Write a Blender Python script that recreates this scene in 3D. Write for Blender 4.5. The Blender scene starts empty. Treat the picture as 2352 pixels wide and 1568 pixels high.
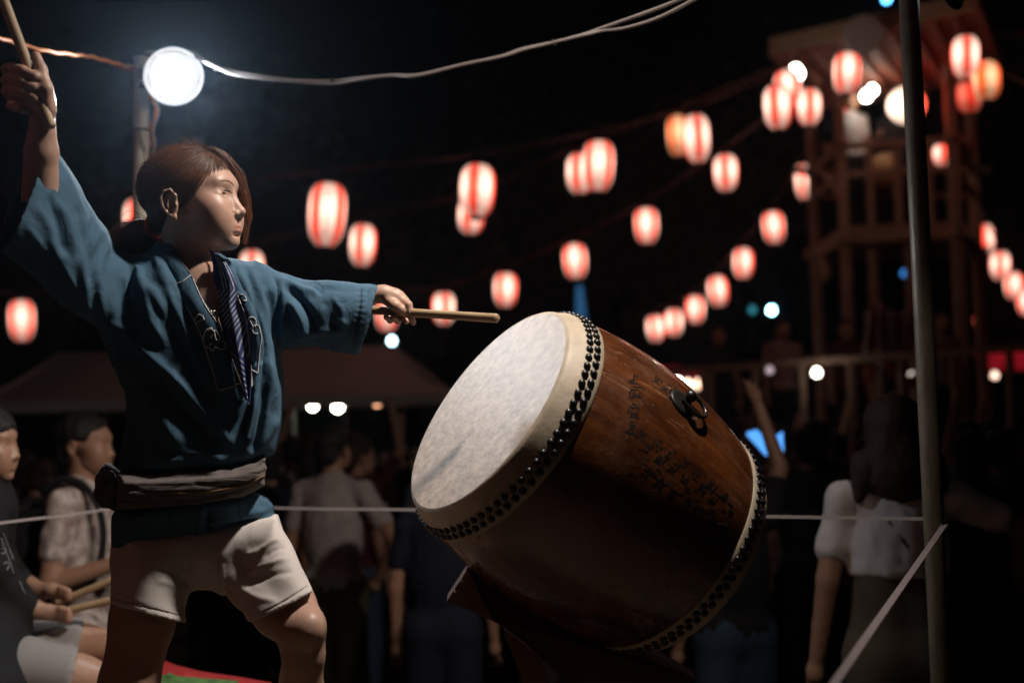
import bpy, math, random
import numpy as np
from mathutils import Vector, Matrix
from mathutils.bvhtree import BVHTree

SC = bpy.context.scene
COL = SC.collection
random.seed(7)
RNG = np.random.default_rng(7)

# ---------------------------------------------------------------- camera
# The camera stands on the ground beside the low stage, 1.6 m high, tilted up a little.
FPX = 3000.0                       # focal length in picture units (picture is 2352 units wide)
PITCH, ROLL = math.radians(4.5), math.radians(1.3)
CAM = np.array([0.0, 0.0, 1.6])
FW = np.array([0.0, math.cos(PITCH), math.sin(PITCH)])
_u0 = np.array([0.0, -math.sin(PITCH), math.cos(PITCH)])
_r0 = np.array([1.0, 0.0, 0.0])
UP = _u0 * math.cos(ROLL) + _r0 * math.sin(ROLL)
RT = _r0 * math.cos(ROLL) - _u0 * math.sin(ROLL)

cam_data = bpy.data.cameras.new('camera')
cam = bpy.data.objects.new('camera', cam_data)
COL.objects.link(cam)
cam.matrix_world = Matrix(((RT[0], UP[0], -FW[0], CAM[0]), (RT[1], UP[1], -FW[1], CAM[1]),
                           (RT[2], UP[2], -FW[2], CAM[2]), (0, 0, 0, 1)))
cam_data.sensor_width = 36.0
cam_data.lens = 36.0 * FPX / 2352.0
cam_data.clip_end = 400.0
cam_data.dof.use_dof = True
cam_data.dof.focus_distance = 2.78
cam_data.dof.aperture_fstop = 1.9
SC.camera = cam

# ---------------------------------------------------------------- world: a clear night sky, long after sunset
world = bpy.data.worlds.new('World')
SC.world = world
world.use_nodes = True
wn = world.node_tree
sky = wn.nodes.new('ShaderNodeTexSky')
sky.sky_type = 'NISHITA'
sky.sun_disc = False
sky.sun_elevation = math.radians(-4.0)
sky.sun_rotation = math.radians(200)
wn.links.new(sky.outputs[0], wn.nodes['Background'].inputs['Color'])
wn.nodes['Background'].inputs['Strength'].default_value = 0.006

SC.view_settings.view_transform = 'Standard'
SC.view_settings.look = 'None'
SC.view_settings.exposure = 0.0
SC.view_settings.gamma = 1.0
SC.cycles.use_denoising = True
SC.cycles.max_bounces = 5
SC.cycles.diffuse_bounces = 3
SC.cycles.glossy_bounces = 3
SC.cycles.transmission_bounces = 4
SC.cycles.volume_bounces = 0
SC.cycles.sample_clamp_indirect = 4.0
SC.cycles.caustics_reflective = False
SC.cycles.caustics_refractive = False

# ---------------------------------------------------------------- frames
def C2W(p):
    """camera-frame metres (right, up, depth) -> world"""
    p = np.asarray(p, float)
    return CAM + p[..., 0:1] * RT + p[..., 1:2] * UP + p[..., 2:3] * FW

def W2C(p):
    q = np.asarray(p, float) - CAM
    return np.stack([q @ RT, q @ UP, q @ FW], -1)

def K(u, v, d):
    return np.array([(u - 1176.0) / FPX * d, (784.0 - v) / FPX * d, d], float)

def P(u, v, d):
    return C2W(K(u, v, d))

def PZ(u, z, y):
    """world point at depth-line y (world), height z, seen at column u (approx, no roll)"""
    d = y
    for _ in range(4):
        x = (u - 1176.0) / FPX * d
        d = W2C(np.array([x, y, z]))[2]
    for _ in range(4):
        c = W2C(np.array([x, y, z]))
        x += ((u - 1176.0) / FPX * c[2] - c[0])
    return np.array([x, y, z])

# ---------------------------------------------------------------- materials
MATS = {}
def mat(name, col=(0.5, 0.5, 0.5), rough=0.6, metal=0.0, spec=0.5, noise=0.0, nscale=30.0, bump=0.0, bscale=200.0,
        sheen=0.0, coat=0.0, sss=0.0, emis=None, estr=0.0, col2=None, trans=0.0, attr=None, bdist=0.002, stretch=None):
    if name in MATS:
        return MATS[name]
    m = bpy.data.materials.new(name)
    m.use_nodes = True
    nt = m.node_tree
    b = nt.nodes['Principled BSDF']
    b.inputs['Roughness'].default_value = rough
    b.inputs['Metallic'].default_value = metal
    b.inputs['Specular IOR Level'].default_value = spec
    b.inputs['Sheen Weight'].default_value = sheen
    b.inputs['Coat Weight'].default_value = coat
    b.inputs['Coat Roughness'].default_value = 0.15
    if sss:
        b.inputs['Subsurface Weight'].default_value = sss
        b.inputs['Subsurface Radius'].default_value = (0.012, 0.004, 0.002)
        b.inputs['Subsurface Scale'].default_value = 1.0
    if emis:
        b.inputs['Emission Color'].default_value = (*emis, 1)
        b.inputs['Emission Strength'].default_value = estr
    tc = nt.nodes.new('ShaderNodeTexCoord')
    vec = tc.outputs['Object']
    if stretch:
        mp = nt.nodes.new('ShaderNodeMapping')
        mp.inputs['Scale'].default_value = stretch
        nt.links.new(vec, mp.inputs['Vector'])
        vec = mp.outputs[0]
    src = None
    if attr:
        at = nt.nodes.new('ShaderNodeAttribute')
        at.attribute_name = attr
        src = at.outputs['Color']
    if noise > 0 or col2:
        n = nt.nodes.new('ShaderNodeTexNoise')
        n.inputs['Scale'].default_value = nscale
        n.inputs['Detail'].default_value = 6
        nt.links.new(vec, n.inputs['Vector'])
        r = nt.nodes.new('ShaderNodeValToRGB')
        r.color_ramp.elements[0].position = 0.3
        r.color_ramp.elements[1].position = 0.7
        c2 = col2 or tuple(c * (1 - noise) for c in col)
        r.color_ramp.elements[0].color = (*c2, 1)
        r.color_ramp.elements[1].color = (*col, 1)
        nt.links.new(n.outputs['Fac'], r.inputs['Fac'])
        if src:
            mx = nt.nodes.new('ShaderNodeMix')
            mx.data_type = 'RGBA'
            mx.blend_type = 'MULTIPLY'
            mx.inputs[0].default_value = 1.0
            nt.links.new(r.outputs[0], mx.inputs[6])
            nt.links.new(src, mx.inputs[7])
            src = mx.outputs[2]
        else:
            src = r.outputs[0]
    if src:
        nt.links.new(src, b.inputs['Base Color'])
    else:
        b.inputs['Base Color'].default_value = (*col, 1)
    if bump > 0:
        n2 = nt.nodes.new('ShaderNodeTexNoise')
        n2.inputs['Scale'].default_value = bscale
        n2.inputs['Detail'].default_value = 4
        nt.links.new(vec, n2.inputs['Vector'])
        bp = nt.nodes.new('ShaderNodeBump')
        bp.inputs['Strength'].default_value = bump
        bp.inputs['Distance'].default_value = bdist
        nt.links.new(n2.outputs['Fac'], bp.inputs['Height'])
        nt.links.new(bp.outputs[0], b.inputs['Normal'])
    MATS[name] = m
    return m

# ---------------------------------------------------------------- objects
def tag(o, label=None, cat=None, group=None, kind=None):
    if label: o['label'] = label
    if cat: o['category'] = cat
    if group: o['group'] = group
    if kind: o['kind'] = kind
    return o

def empty(name, loc, label=None, cat=None, group=None, rz=0.0):
    o = bpy.data.objects.new(name, None)
    o.empty_display_size = 0.1
    o.location = Vector([float(x) for x in loc])
    o.rotation_euler = (0, 0, rz)
    COL.objects.link(o)
    return tag(o, label, cat, group)

def mesh_obj(name, V, F, m, parent=None, smooth=True, world_coords=True, colors=None):
    me = bpy.data.meshes.new(name)
    V = np.asarray(V, dtype=np.float32)
    if parent is not None and world_coords:
        pl = np.array(parent_world(parent))
        V = V - pl.astype(np.float32)
    if isinstance(F, np.ndarray):
        n, k = F.shape
        me.vertices.add(len(V)); me.vertices.foreach_set('co', V.ravel())
        me.loops.add(n * k); me.loops.foreach_set('vertex_index', F.astype(np.int32).ravel())
        me.polygons.add(n); me.polygons.foreach_set('loop_start', np.arange(0, n * k, k, dtype=np.int32))
        me.update(calc_edges=True)
    else:
        me.from_pydata([tuple(map(float, v)) for v in V], [], F)
    if smooth:
        me.polygons.foreach_set('use_smooth', np.ones(len(me.polygons), dtype=bool))
    if colors is not None:
        ca = me.color_attributes.new('tint', 'FLOAT_COLOR', 'POINT')
        c4 = np.ones((len(V), 4), np.float32); c4[:, :3] = colors
        ca.data.foreach_set('color', c4.ravel())
    me.validate()
    if m is not None:
        for mm in (m if isinstance(m, (list, tuple)) else [m]):
            me.materials.append(mm)
    o = bpy.data.objects.new(name, me)
    COL.objects.link(o)
    if parent is not None:
        o.parent = parent
    return o

def parent_world(o):
    p = Vector((0, 0, 0))
    while o is not None:
        p = p + o.location
        o = o.parent
    return p

def add_obj(name, me, parent, loc=None, rot=None):
    o = bpy.data.objects.new(name, me)
    COL.objects.link(o)
    if parent is not None: o.parent = parent
    if loc is not None: o.location = Vector([float(x) for x in loc])
    if rot is not None: o.rotation_euler = rot
    return o

def copy_tree(o, parent=None):
    c = o.copy(); COL.objects.link(c)
    if parent is not None: c.parent = parent
    for ch in o.children:
        copy_tree(ch, c)
    return c

class MB:
    """collects simple shapes (world coordinates) for ONE mesh object"""
    def __init__(self): self.v = []; self.f = []; self.n = 0
    def add(self, V, F):
        V = np.asarray(V, float)
        self.v.append(V); self.f += [tuple(int(i) + self.n for i in f) for f in F]; self.n += len(V)
        return self
    def box(self, c, s, R=None):
        c = np.array(c, float); s = np.array(s, float) / 2
        V = np.array([[x, y, z] for x in (-1, 1) for y in (-1, 1) for z in (-1, 1)], float) * s
        if R is not None: V = V @ np.array(R).T
        F = [(0, 1, 3, 2), (4, 6, 7, 5), (0, 4, 5, 1), (2, 3, 7, 6), (0, 2, 6, 4), (1, 5, 7, 3)]
        return self.add(V + c, F)
    def beam(self, a, b, w, h, up=(0, 0, 1)):
        a = np.array(a, float); b = np.array(b, float)
        d = b - a; L = np.linalg.norm(d); x = d / L
        up = np.array(up, float)
        if abs(x @ up) > 0.95: up = np.array([0, 1.0, 0])
        y = np.cross(up, x); y /= np.linalg.norm(y); z = np.cross(x, y)
        R = np.stack([x, y, z], 1)
        return self.box((a + b) / 2, (L, w, h), R)
    def tube(self, pts, r, seg=10, caps=True):
        V, F = tube_arr(pts, r, seg, caps)
        return self.add(V, F)
    def lathe(self, prof, origin, axis=(0, 0, 1), seg=24):
        """prof: list of (radius, height along axis)"""
        a = np.array(axis, float); a /= np.linalg.norm(a)
        t = np.array([1.0, 0, 0]) if abs(a[0]) < 0.9 else np.array([0, 1.0, 0])
        e1 = np.cross(a, t); e1 /= np.linalg.norm(e1); e2 = np.cross(a, e1)
        th = np.linspace(0, 2 * math.pi, seg, endpoint=False)
        V = []
        for r, h in prof:
            V.append(np.array(origin) + a * h + r * (np.cos(th)[:, None] * e1 + np.sin(th)[:, None] * e2))
        V = np.concatenate(V)
        F = []
        for i in range(len(prof) - 1):
            for j in range(seg):
                k = (j + 1) % seg
                F.append((i * seg + j, i * seg + k, (i + 1) * seg + k, (i + 1) * seg + j))
        if prof[0][0] > 1e-5: F.append(tuple(range(seg))[::-1])
        if prof[-1][0] > 1e-5: F.append(tuple(range((len(prof) - 1) * seg, len(prof) * seg)))
        return self.add(V, F)
    def build(self, name, m, parent=None, smooth=False):
        return mesh_obj(name, np.concatenate(self.v), self.f, m, parent, smooth)

def smooth_path(pts, n=60):
    pts = np.asarray(pts, float)
    if len(pts) < 3: 
        t = np.linspace(0, 1, n)[:, None]
        return pts[0] * (1 - t) + pts[-1] * t
    P_ = np.vstack([2 * pts[0] - pts[1], pts, 2 * pts[-1] - pts[-2]])
    out = []
    m = max(2, n // (len(pts) - 1))
    for i in range(1, len(P_) - 2):
        p0, p1, p2, p3 = P_[i - 1], P_[i], P_[i + 1], P_[i + 2]
        for t in np.linspace(0, 1, m, endpoint=False):
            out.append(0.5 * ((2 * p1) + (-p0 + p2) * t + (2 * p0 - 5 * p1 + 4 * p2 - p3) * t * t + (-p0 + 3 * p1 - 3 * p2 + p3) * t ** 3))
    out.append(pts[-1])
    return np.array(out)

def tube_arr(pts, r, seg=10, caps=True):
    pts = np.asarray(pts, float); n = len(pts)
    r = np.broadcast_to(np.asarray(r, float), (n,))
    d = np.gradient(pts, axis=0); d /= np.linalg.norm(d, axis=1)[:, None] + 1e-12
    ref = np.array([0, 0, 1.0]) if abs(d[0][2]) < 0.9 else np.array([1.0, 0, 0])
    e1 = np.cross(d[0], ref); e1 /= np.linalg.norm(e1)
    th = np.linspace(0, 2 * math.pi, seg, endpoint=False)
    V = []
    for i in range(n):
        e1 = e1 - d[i] * (e1 @ d[i]); e1 /= np.linalg.norm(e1) + 1e-12
        e2 = np.cross(d[i], e1)
        V.append(pts[i] + r[i] * (np.cos(th)[:, None] * e1 + np.sin(th)[:, None] * e2))
    V = np.concatenate(V)
    F = []
    for i in range(n - 1):
        for j in range(seg):
            k = (j + 1) % seg
            F.append((i * seg + j, i * seg + k, (i + 1) * seg + k, (i + 1) * seg + j))
    if caps:
        F.append(tuple(range(seg))[::-1]); F.append(tuple(range((n - 1) * seg, n * seg)))
    return V, F

# ---------------------------------------------------------------- signed-distance modelling
def smin(a, b, k):
    if k <= 0: return np.minimum(a, b)
    h = np.clip(0.5 + 0.5 * (b - a) / k, 0, 1)
    return b * (1 - h) + a * h - k * h * (1 - h)

def smax(a, b, k): return -smin(-a, -b, k)

def d_rc(p, a, b, ra, rb):
    a = np.asarray(a, float); b = np.asarray(b, float)
    ab = b - a; L2 = ab @ ab + 1e-12
    t = np.clip((p[..., 0] * ab[0] + p[..., 1] * ab[1] + p[..., 2] * ab[2] - a @ ab) / L2, 0, 1)
    s = 0
    for k in range(3):
        q = p[..., k] - a[k] - t * ab[k]; s = s + q * q
    return np.sqrt(s) - (ra + (rb - ra) * t)

def d_el(p, c, r, R=None):
    q = p - np.asarray(c, float)
    if R is not None: q = q @ np.asarray(R)
    x, y, z = q[..., 0] / r[0], q[..., 1] / r[1], q[..., 2] / r[2]
    k0 = np.sqrt(x * x + y * y + z * z); x, y, z = x / r[0], y / r[1], z / r[2]
    return k0 * (k0 - 1.0) / (np.sqrt(x * x + y * y + z * z) + 1e-9)

class Field:
    def __init__(self, lo, hi, h):
        self.lo = np.array(lo, float); self.h = h
        self.n = np.ceil((np.array(hi) - self.lo) / h).astype(int) + 1
        self.F = np.full(self.n, 0.25, np.float32)
    def sub(self, lo, hi):
        i0 = np.clip(np.floor((np.array(lo) - self.lo) / self.h).astype(int), 0, self.n)
        i1 = np.clip(np.ceil((np.array(hi) - self.lo) / self.h).astype(int) + 1, 0, self.n)
        if (i1 <= i0).any(): return None, None
        sl = tuple(slice(a, b) for a, b in zip(i0, i1))
        ax = [(self.lo[k] + np.arange(i0[k], i1[k]) * self.h).astype(np.float32) for k in range(3)]
        p = np.stack(np.meshgrid(*ax, indexing='ij'), -1)
        return sl, p
    def apply(self, fn, lo, hi, k=0.0, op='add'):
        pad = k + 3 * self.h
        sl, p = self.sub(np.array(lo) - pad, np.array(hi) + pad)
        if sl is None: return self
        d = fn(p)
        if op == 'add': self.F[sl] = smin(self.F[sl], d, k)
        elif op == 'cut': self.F[sl] = smax(self.F[sl], -d, k)
        return self
    def rc(self, a, b, ra, rb=None, k=0.01, op='add'):
        rb = ra if rb is None else rb
        a = np.array(a, float); b = np.array(b, float); r = max(ra, rb)
        return self.apply(lambda p: d_rc(p, a, b, ra, rb), np.minimum(a, b) - r, np.maximum(a, b) + r, k, op)
    def chain(self, pts, rs, k=0.01, op='add'):
        for i in range(len(pts) - 1): self.rc(pts[i], pts[i + 1], rs[i], rs[i + 1], k, op)
        return self
    def el(self, c, r, k=0.01, op='add', R=None):
        m = max(r); c = np.array(c, float)
        return self.apply(lambda p: d_el(p, c, r, R), c - m, c + m, k, op)
    def mesh(self):
        return surface_nets(self.F, self.lo, self.h)

def surface_nets(F, lo, h):
    F = F.astype(np.float32)
    F = np.where(F == 0, 1e-7, F)
    s = F < 0
    nx, ny, nz = F.shape
    c = np.zeros((nx - 1, ny - 1, nz - 1), np.uint8)
    for dx in (0, 1):
        for dy in (0, 1):
            for dz in (0, 1):
                c += s[dx:nx - 1 + dx, dy:ny - 1 + dy, dz:nz - 1 + dz]
    act = (c > 0) & (c < 8)
    ci = np.argwhere(act)
    idx = np.full(act.shape, -1, np.int64); idx[act] = np.arange(len(ci))
    acc = np.zeros((len(ci), 3)); cnt = np.zeros(len(ci))
    corners = [(x, y, z) for x in (0, 1) for y in (0, 1) for z in (0, 1)]
    for a in range(8):
        for b in range(a + 1, 8):
            A, B = corners[a], corners[b]
            if sum(abs(A[i] - B[i]) for i in range(3)) != 1: continue
            fa = F[ci[:, 0] + A[0], ci[:, 1] + A[1], ci[:, 2] + A[2]]
            fb = F[ci[:, 0] + B[0], ci[:, 1] + B[1], ci[:, 2] + B[2]]
            m = (fa < 0) != (fb < 0)
            t = fa[m] / (fa[m] - fb[m])
            acc[m] += np.array(A) + t[:, None] * (np.array(B) - np.array(A))
            cnt[m] += 1
    V = lo + (ci + acc / cnt[:, None]) * h
    quads = []
    for ax in range(3):
        o1, o2 = [(1, 2), (2, 0), (0, 1)][ax]
        sl0 = [slice(None)] * 3; sl1 = [slice(None)] * 3
        sl0[ax] = slice(0, -1); sl1[ax] = slice(1, None)
        a = s[tuple(sl0)]; b = s[tuple(sl1)]
        e = np.argwhere(a != b)
        e = e[(e[:, o1] > 0) & (e[:, o2] > 0) & (e[:, o1] < F.shape[o1] - 1) & (e[:, o2] < F.shape[o2] - 1)]
        if not len(e): continue
        u1 = np.zeros(3, int); u1[o1] = 1; u2 = np.zeros(3, int); u2[o2] = 1
        q = [idx[tuple((e - u1 - u2).T)], idx[tuple((e - u2).T)], idx[tuple(e.T)], idx[tuple((e - u1).T)]]
        q = np.stack(q, 1)
        inside = s[tuple(e.T)]
        q[~inside] = q[~inside][:, ::-1]
        quads.append(q)
    Q = np.concatenate(quads)
    Q = Q[(Q >= 0).all(1)]
    return V, Q

def relax(V, Q, it=2, lam=0.5):
    n = len(V)
    E = np.concatenate([Q[:, [0, 1]], Q[:, [1, 2]], Q[:, [2, 3]], Q[:, [3, 0]]])
    E = np.concatenate([E, E[:, ::-1]])
    deg = np.bincount(E[:, 0], minlength=n)[:, None].astype(float) + 1e-9
    for _ in range(it):
        S = np.stack([np.bincount(E[:, 0], weights=V[E[:, 1], k], minlength=n) for k in range(3)], 1)
        V = V * (1 - lam) + lam * S / deg
    return V

def normals(V, Q):
    fn = np.cross(V[Q[:, 2]] - V[Q[:, 0]], V[Q[:, 3]] - V[Q[:, 1]])
    N = np.zeros_like(V)
    for k in range(4):
        for j in range(3):
            N[:, j] += np.bincount(Q[:, k], weights=fn[:, j], minlength=len(V))
    return N / (np.linalg.norm(N, axis=1)[:, None] + 1e-12)

def uvd(Vc):
    """camera-frame metres -> picture units"""
    return 1176 + FPX * Vc[..., 0] / Vc[..., 2], 784 - FPX * Vc[..., 1] / Vc[..., 2]

def poly_sd(u, v, poly, soft=False):
    """signed distance to a polygon; big arrays read it from a 2-D table"""
    if u.size < 60000: return poly_sd_exact(u, v, poly)
    st = max((float(u.max()) - float(u.min())) / 420, 1e-6)
    u0, v0 = float(u.min()), float(v.min())
    gu = np.arange(u0, float(u.max()) + 2 * st, st); gv = np.arange(v0, float(v.max()) + 2 * st, st)
    T = poly_sd_exact(*np.meshgrid(gu, gv, indexing='ij'), poly).astype(np.float32)
    if soft:                                   # round off the ridge where two edges are equally near
        B = T.copy(); n_ = max(2, int(9 / st))
        for _ in range(3):
            for ax_ in (0, 1):
                c = np.cumsum(np.concatenate([np.repeat(np.take(B, [0], ax_), n_ + 1, ax_), B, np.repeat(np.take(B, [-1], ax_), n_, ax_)], ax_), ax_)
                m_ = B.shape[ax_]
                B = (np.take(c, range(2 * n_ + 1, 2 * n_ + 1 + m_), ax_) - np.take(c, range(0, m_), ax_)) / (2 * n_ + 1)
        w_ = np.clip((-T - 12) / 25, 0, 1)
        T = T * (1 - w_) + B * w_
    fu = ((u - u0) / st).astype(np.float32); fv = ((v - v0) / st).astype(np.float32)
    iu = fu.astype(np.int32); iv = fv.astype(np.int32); fu -= iu; fv -= iv
    T = T.ravel(); m = len(gv); k = iu * m + iv
    return (T[k] * (1 - fu) + T[k + m] * fu) * (1 - fv) + (T[k + 1] * (1 - fu) + T[k + m + 1] * fu) * fv

def poly_sd_exact(u, v, poly):
    """signed distance (picture units) to polygon, negative inside"""
    poly = np.asarray(poly, float); n = len(poly)
    d = np.full(u.shape, 1e18); ins = np.zeros(u.shape, bool)
    for i in range(n):
        ax, ay = poly[i]; bx, by = poly[(i + 1) % n]
        ex, ey = bx - ax, by - ay
        wx, wy = u - ax, v - ay
        t = np.clip((wx * ex + wy * ey) / (ex * ex + ey * ey + 1e-12), 0, 1)
        dx, dy = wx - ex * t, wy - ey * t
        d = np.minimum(d, dx * dx + dy * dy)
        cond = ((ay > v) != (by > v))
        xi = ax + (v - ay) / (by - ay + 1e-12) * ex
        ins ^= cond & (u < xi)
    d = np.sqrt(d)
    return np.where(ins, -d, d)

def line_sd(u, v, pts):
    """unsigned distance, side (+ right of direction), and parameter to a polyline, picture units"""
    pts = np.asarray(pts, float)
    best = np.full(u.shape, 1e18); side = np.zeros(u.shape); par = np.zeros(u.shape)
    L = np.concatenate([[0], np.cumsum(np.linalg.norm(np.diff(pts, axis=0), axis=1))])
    for i in range(len(pts) - 1):
        a = pts[i]; e = pts[i + 1] - a; l2 = e @ e
        t0 = ((u - a[0]) * e[0] + (v - a[1]) * e[1]) / l2
        t = np.clip(t0, 0, 1)
        dx = u - a[0] - e[0] * t; dy = v - a[1] - e[1] * t
        d = np.sqrt(dx * dx + dy * dy)
        m = d < best
        best = np.where(m, d, best)
        side = np.where(m, np.sign(e[0] * dy - e[1] * dx), side)
        par = np.where(m, (L[i] + t * math.sqrt(l2)) / L[-1], par)
    return best, side, par

def fold(Vc, N, pts, width, amp, step=0.0, facing=True, taper=True):
    """raise (amp>0) or press (amp<0) a cloth fold along a line; step>0 lifts the side to the right of the line"""
    u, v = uvd(Vc)
    pts = smooth_path(np.asarray(pts, float), 24)
    lo = pts.min(0) - 4 * width; hi = pts.max(0) + 4 * width
    m = (u > lo[0]) & (u < hi[0]) & (v > lo[1]) & (v < hi[1])
    if facing: m &= N[:, 2] < 0.25
    if not m.any(): return Vc
    d, s, t = line_sd(u[m], v[m], pts)
    w = np.exp(-(d / width) ** 2) * amp
    if step:
        w = w + step * np.where(s > 0, np.exp(-(d / (width * 3)) ** 1.5), -0.3 * np.exp(-(d / (width * .7)) ** 2))
    if taper: w = w * np.clip(np.minimum(t, 1 - t) * 6 + 0.15, 0, 1)
    Vc[m] += N[m] * w[:, None]
    return Vc

def vnoise(p, f, seed=0):
    """cheap smooth value noise on points"""
    r = np.random.default_rng(seed)
    o = np.zeros(len(p))
    for i in range(7):
        k = r.normal(size=3) * f; ph = r.uniform(0, 6.28)
        o += np.sin(p @ k + ph + 1.3 * np.sin(p @ (r.normal(size=3) * f * .7) + ph * 2))
    return o / 7
# ================================================================= the stage lamps (the only strong lights)
LAMP_HOUSE = mat('lamp_housing', (.05, .05, .055), rough=.4, metal=.3)
LAMP_RIM = mat('lamp_rim', (.45, .45, .45), rough=.5, spec=.6, emis=(.95, .97, 1.0), estr=.8)  # rim emission stands in for the light it catches from the glass
def work_lamp(pos, target, power, col, label, group='clip-on work lamps round the stage', size=.16, glow=3.5, spread=150, rad=.088, lit_rim=True):
    pos = np.array(pos, float); ax = np.array(target, float) - pos; ax /= np.linalg.norm(ax)
    root = empty('work_lamp', pos, label, 'lamp', group)
    t = rad / .088
    MB().lathe([(.018 * t, -.105 * t), (.022 * t, -.07 * t), (.052 * t, -.055 * t), (.072 * t, -.03 * t), (.078 * t, -.004 * t), (.074 * t, -.004 * t), (.05 * t, -.04 * t), (.0, -.05 * t)], pos, ax, 32).build('housing', LAMP_HOUSE, root, True)
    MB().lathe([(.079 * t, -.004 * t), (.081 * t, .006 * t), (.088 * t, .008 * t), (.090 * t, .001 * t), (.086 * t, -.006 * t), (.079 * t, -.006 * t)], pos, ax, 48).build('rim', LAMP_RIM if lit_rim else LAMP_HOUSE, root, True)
    em = mat('lamp_glass_' + str(int(glow)), (.9, .9, .9), emis=(.88, .96, 1.0), estr=glow)
    MB().lathe([(.063 * t, -.012 * t), (.058 * t, -.006 * t), (.03 * t, .000 * t), (0.0, .001 * t)], pos, ax, 32).build('glass', em, root, True)
    ld = bpy.data.lights.new('lamp_light', 'AREA'); ld.shape = 'DISK'; ld.size = size; ld.energy = power; ld.color = col; ld.spread = math.radians(spread)
    lo = bpy.data.objects.new('lamp_light', ld); COL.objects.link(lo); lo.parent = root
    lo.location = Vector(ax * .03)
    lo.rotation_euler = Vector(ax).to_track_quat('-Z', 'Y').to_euler()
    return root
L1 = P(399, 176, 4.00)
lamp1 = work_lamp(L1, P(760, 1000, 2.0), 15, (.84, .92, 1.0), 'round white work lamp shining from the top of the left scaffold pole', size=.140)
L2P = C2W(np.array([.44, 1.68, 2.61]))
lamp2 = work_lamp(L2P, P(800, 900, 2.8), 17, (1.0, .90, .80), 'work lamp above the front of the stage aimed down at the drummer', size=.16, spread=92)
# ================================================================= the drummer
SKIN = mat('skin', (0.45, 0.275, 0.205), rough=0.44, spec=0.5, noise=0.16, nscale=45, bump=0.3, bscale=900, sss=0.15, attr='tint', bdist=0.001)
INDIGO = mat('indigo_cotton', (0.048, 0.104, 0.160), rough=0.9, spec=0.3, noise=0.22, nscale=26, bump=0.5, bscale=900, sheen=0.0, bdist=0.0008, col2=(0.037, 0.083, 0.130))
SHORTS_M = mat('white_cotton', (0.55, 0.50, 0.475), rough=0.9, noise=0.08, nscale=40, bump=0.5, bscale=700, bdist=0.0008)
SASH_M = mat('grey_sash', (0.105, 0.088, 0.082), rough=0.9, noise=0.25, nscale=60, bump=0.5, bscale=600, bdist=0.0008)
GOLD_M = mat('gold_thread', (0.20, 0.12, 0.04), rough=0.7)
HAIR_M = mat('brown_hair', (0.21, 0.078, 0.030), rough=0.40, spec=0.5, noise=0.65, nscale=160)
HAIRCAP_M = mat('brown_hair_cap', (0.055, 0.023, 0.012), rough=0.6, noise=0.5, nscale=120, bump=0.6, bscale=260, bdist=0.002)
PRINT_M = mat('white_print', (0.62, 0.60, 0.60), rough=0.9)
EDGE_M = mat('lapel_edge', (0.16, 0.17, 0.19), rough=0.9)
WOOD_STICK = mat('oak_stick', (0.40, 0.27, 0.15), rough=0.55, noise=0.3, nscale=14, stretch=(1, 1, 1), bump=0.2, bscale=120)

def add_crumple(m, sc1, d1, st=(1, 1, 1)):
    nt = m.node_tree; b = nt.nodes['Principled BSDF']; old = b.inputs['Normal'].links[0].from_socket
    tc = nt.nodes.new('ShaderNodeTexCoord'); mp = nt.nodes.new('ShaderNodeMapping'); mp.inputs['Scale'].default_value = st
    n1 = nt.nodes.new('ShaderNodeTexNoise'); n1.inputs['Scale'].default_value = sc1; n1.inputs['Detail'].default_value = 3; n1.inputs['Distortion'].default_value = 1.2
    nt.links.new(tc.outputs['Object'], mp.inputs[0]); nt.links.new(mp.outputs[0], n1.inputs['Vector'])
    bp = nt.nodes.new('ShaderNodeBump'); bp.inputs['Strength'].default_value = .8; bp.inputs['Distance'].default_value = d1
    nt.links.new(n1.outputs['Fac'], bp.inputs['Height']); nt.links.new(old, bp.inputs['Normal']); nt.links.new(bp.outputs[0], b.inputs['Normal'])
add_crumple(INDIGO, 22, .006, (1, 1, .7)); add_crumple(SHORTS_M, 14, .0025); add_crumple(SASH_M, 22, .006, (.5, .5, 3))
STAGE_Z = 0.78
W0 = P(470, 1560, 2.80); W0[2] = STAGE_Z
woman = empty('person', W0, 'woman in blue happi jacket and white shorts beating the big drum, one arm raised', 'person')

# ---- head frame (x forward, y her left, z up), metres
yaw, pit, roll = math.radians(12), math.radians(7), math.radians(-2)
hf = np.array([math.cos(yaw), 0, -math.sin(yaw)])        # camera frame: right, up, depth
hl = np.array([math.sin(yaw), 0, math.cos(yaw)])         # her left = away from the camera
hu = np.array([0, 1.0, 0])
hf, hu = hf * math.cos(pit) + hu * math.sin(pit), hu * math.cos(pit) - hf * math.sin(pit)
hl, hu = hl * math.cos(roll) + hu * math.sin(roll), hu * math.cos(roll) - hl * math.sin(roll)
HR = np.stack([hf, hl, hu], 1)
HS = 1.03
H0 = K(446, 461, 2.80)
def hloc(p): return ((p - H0) @ HR) / HS
def hcam(q): return H0 + (np.asarray(q, float) * HS) @ HR.T

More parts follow.
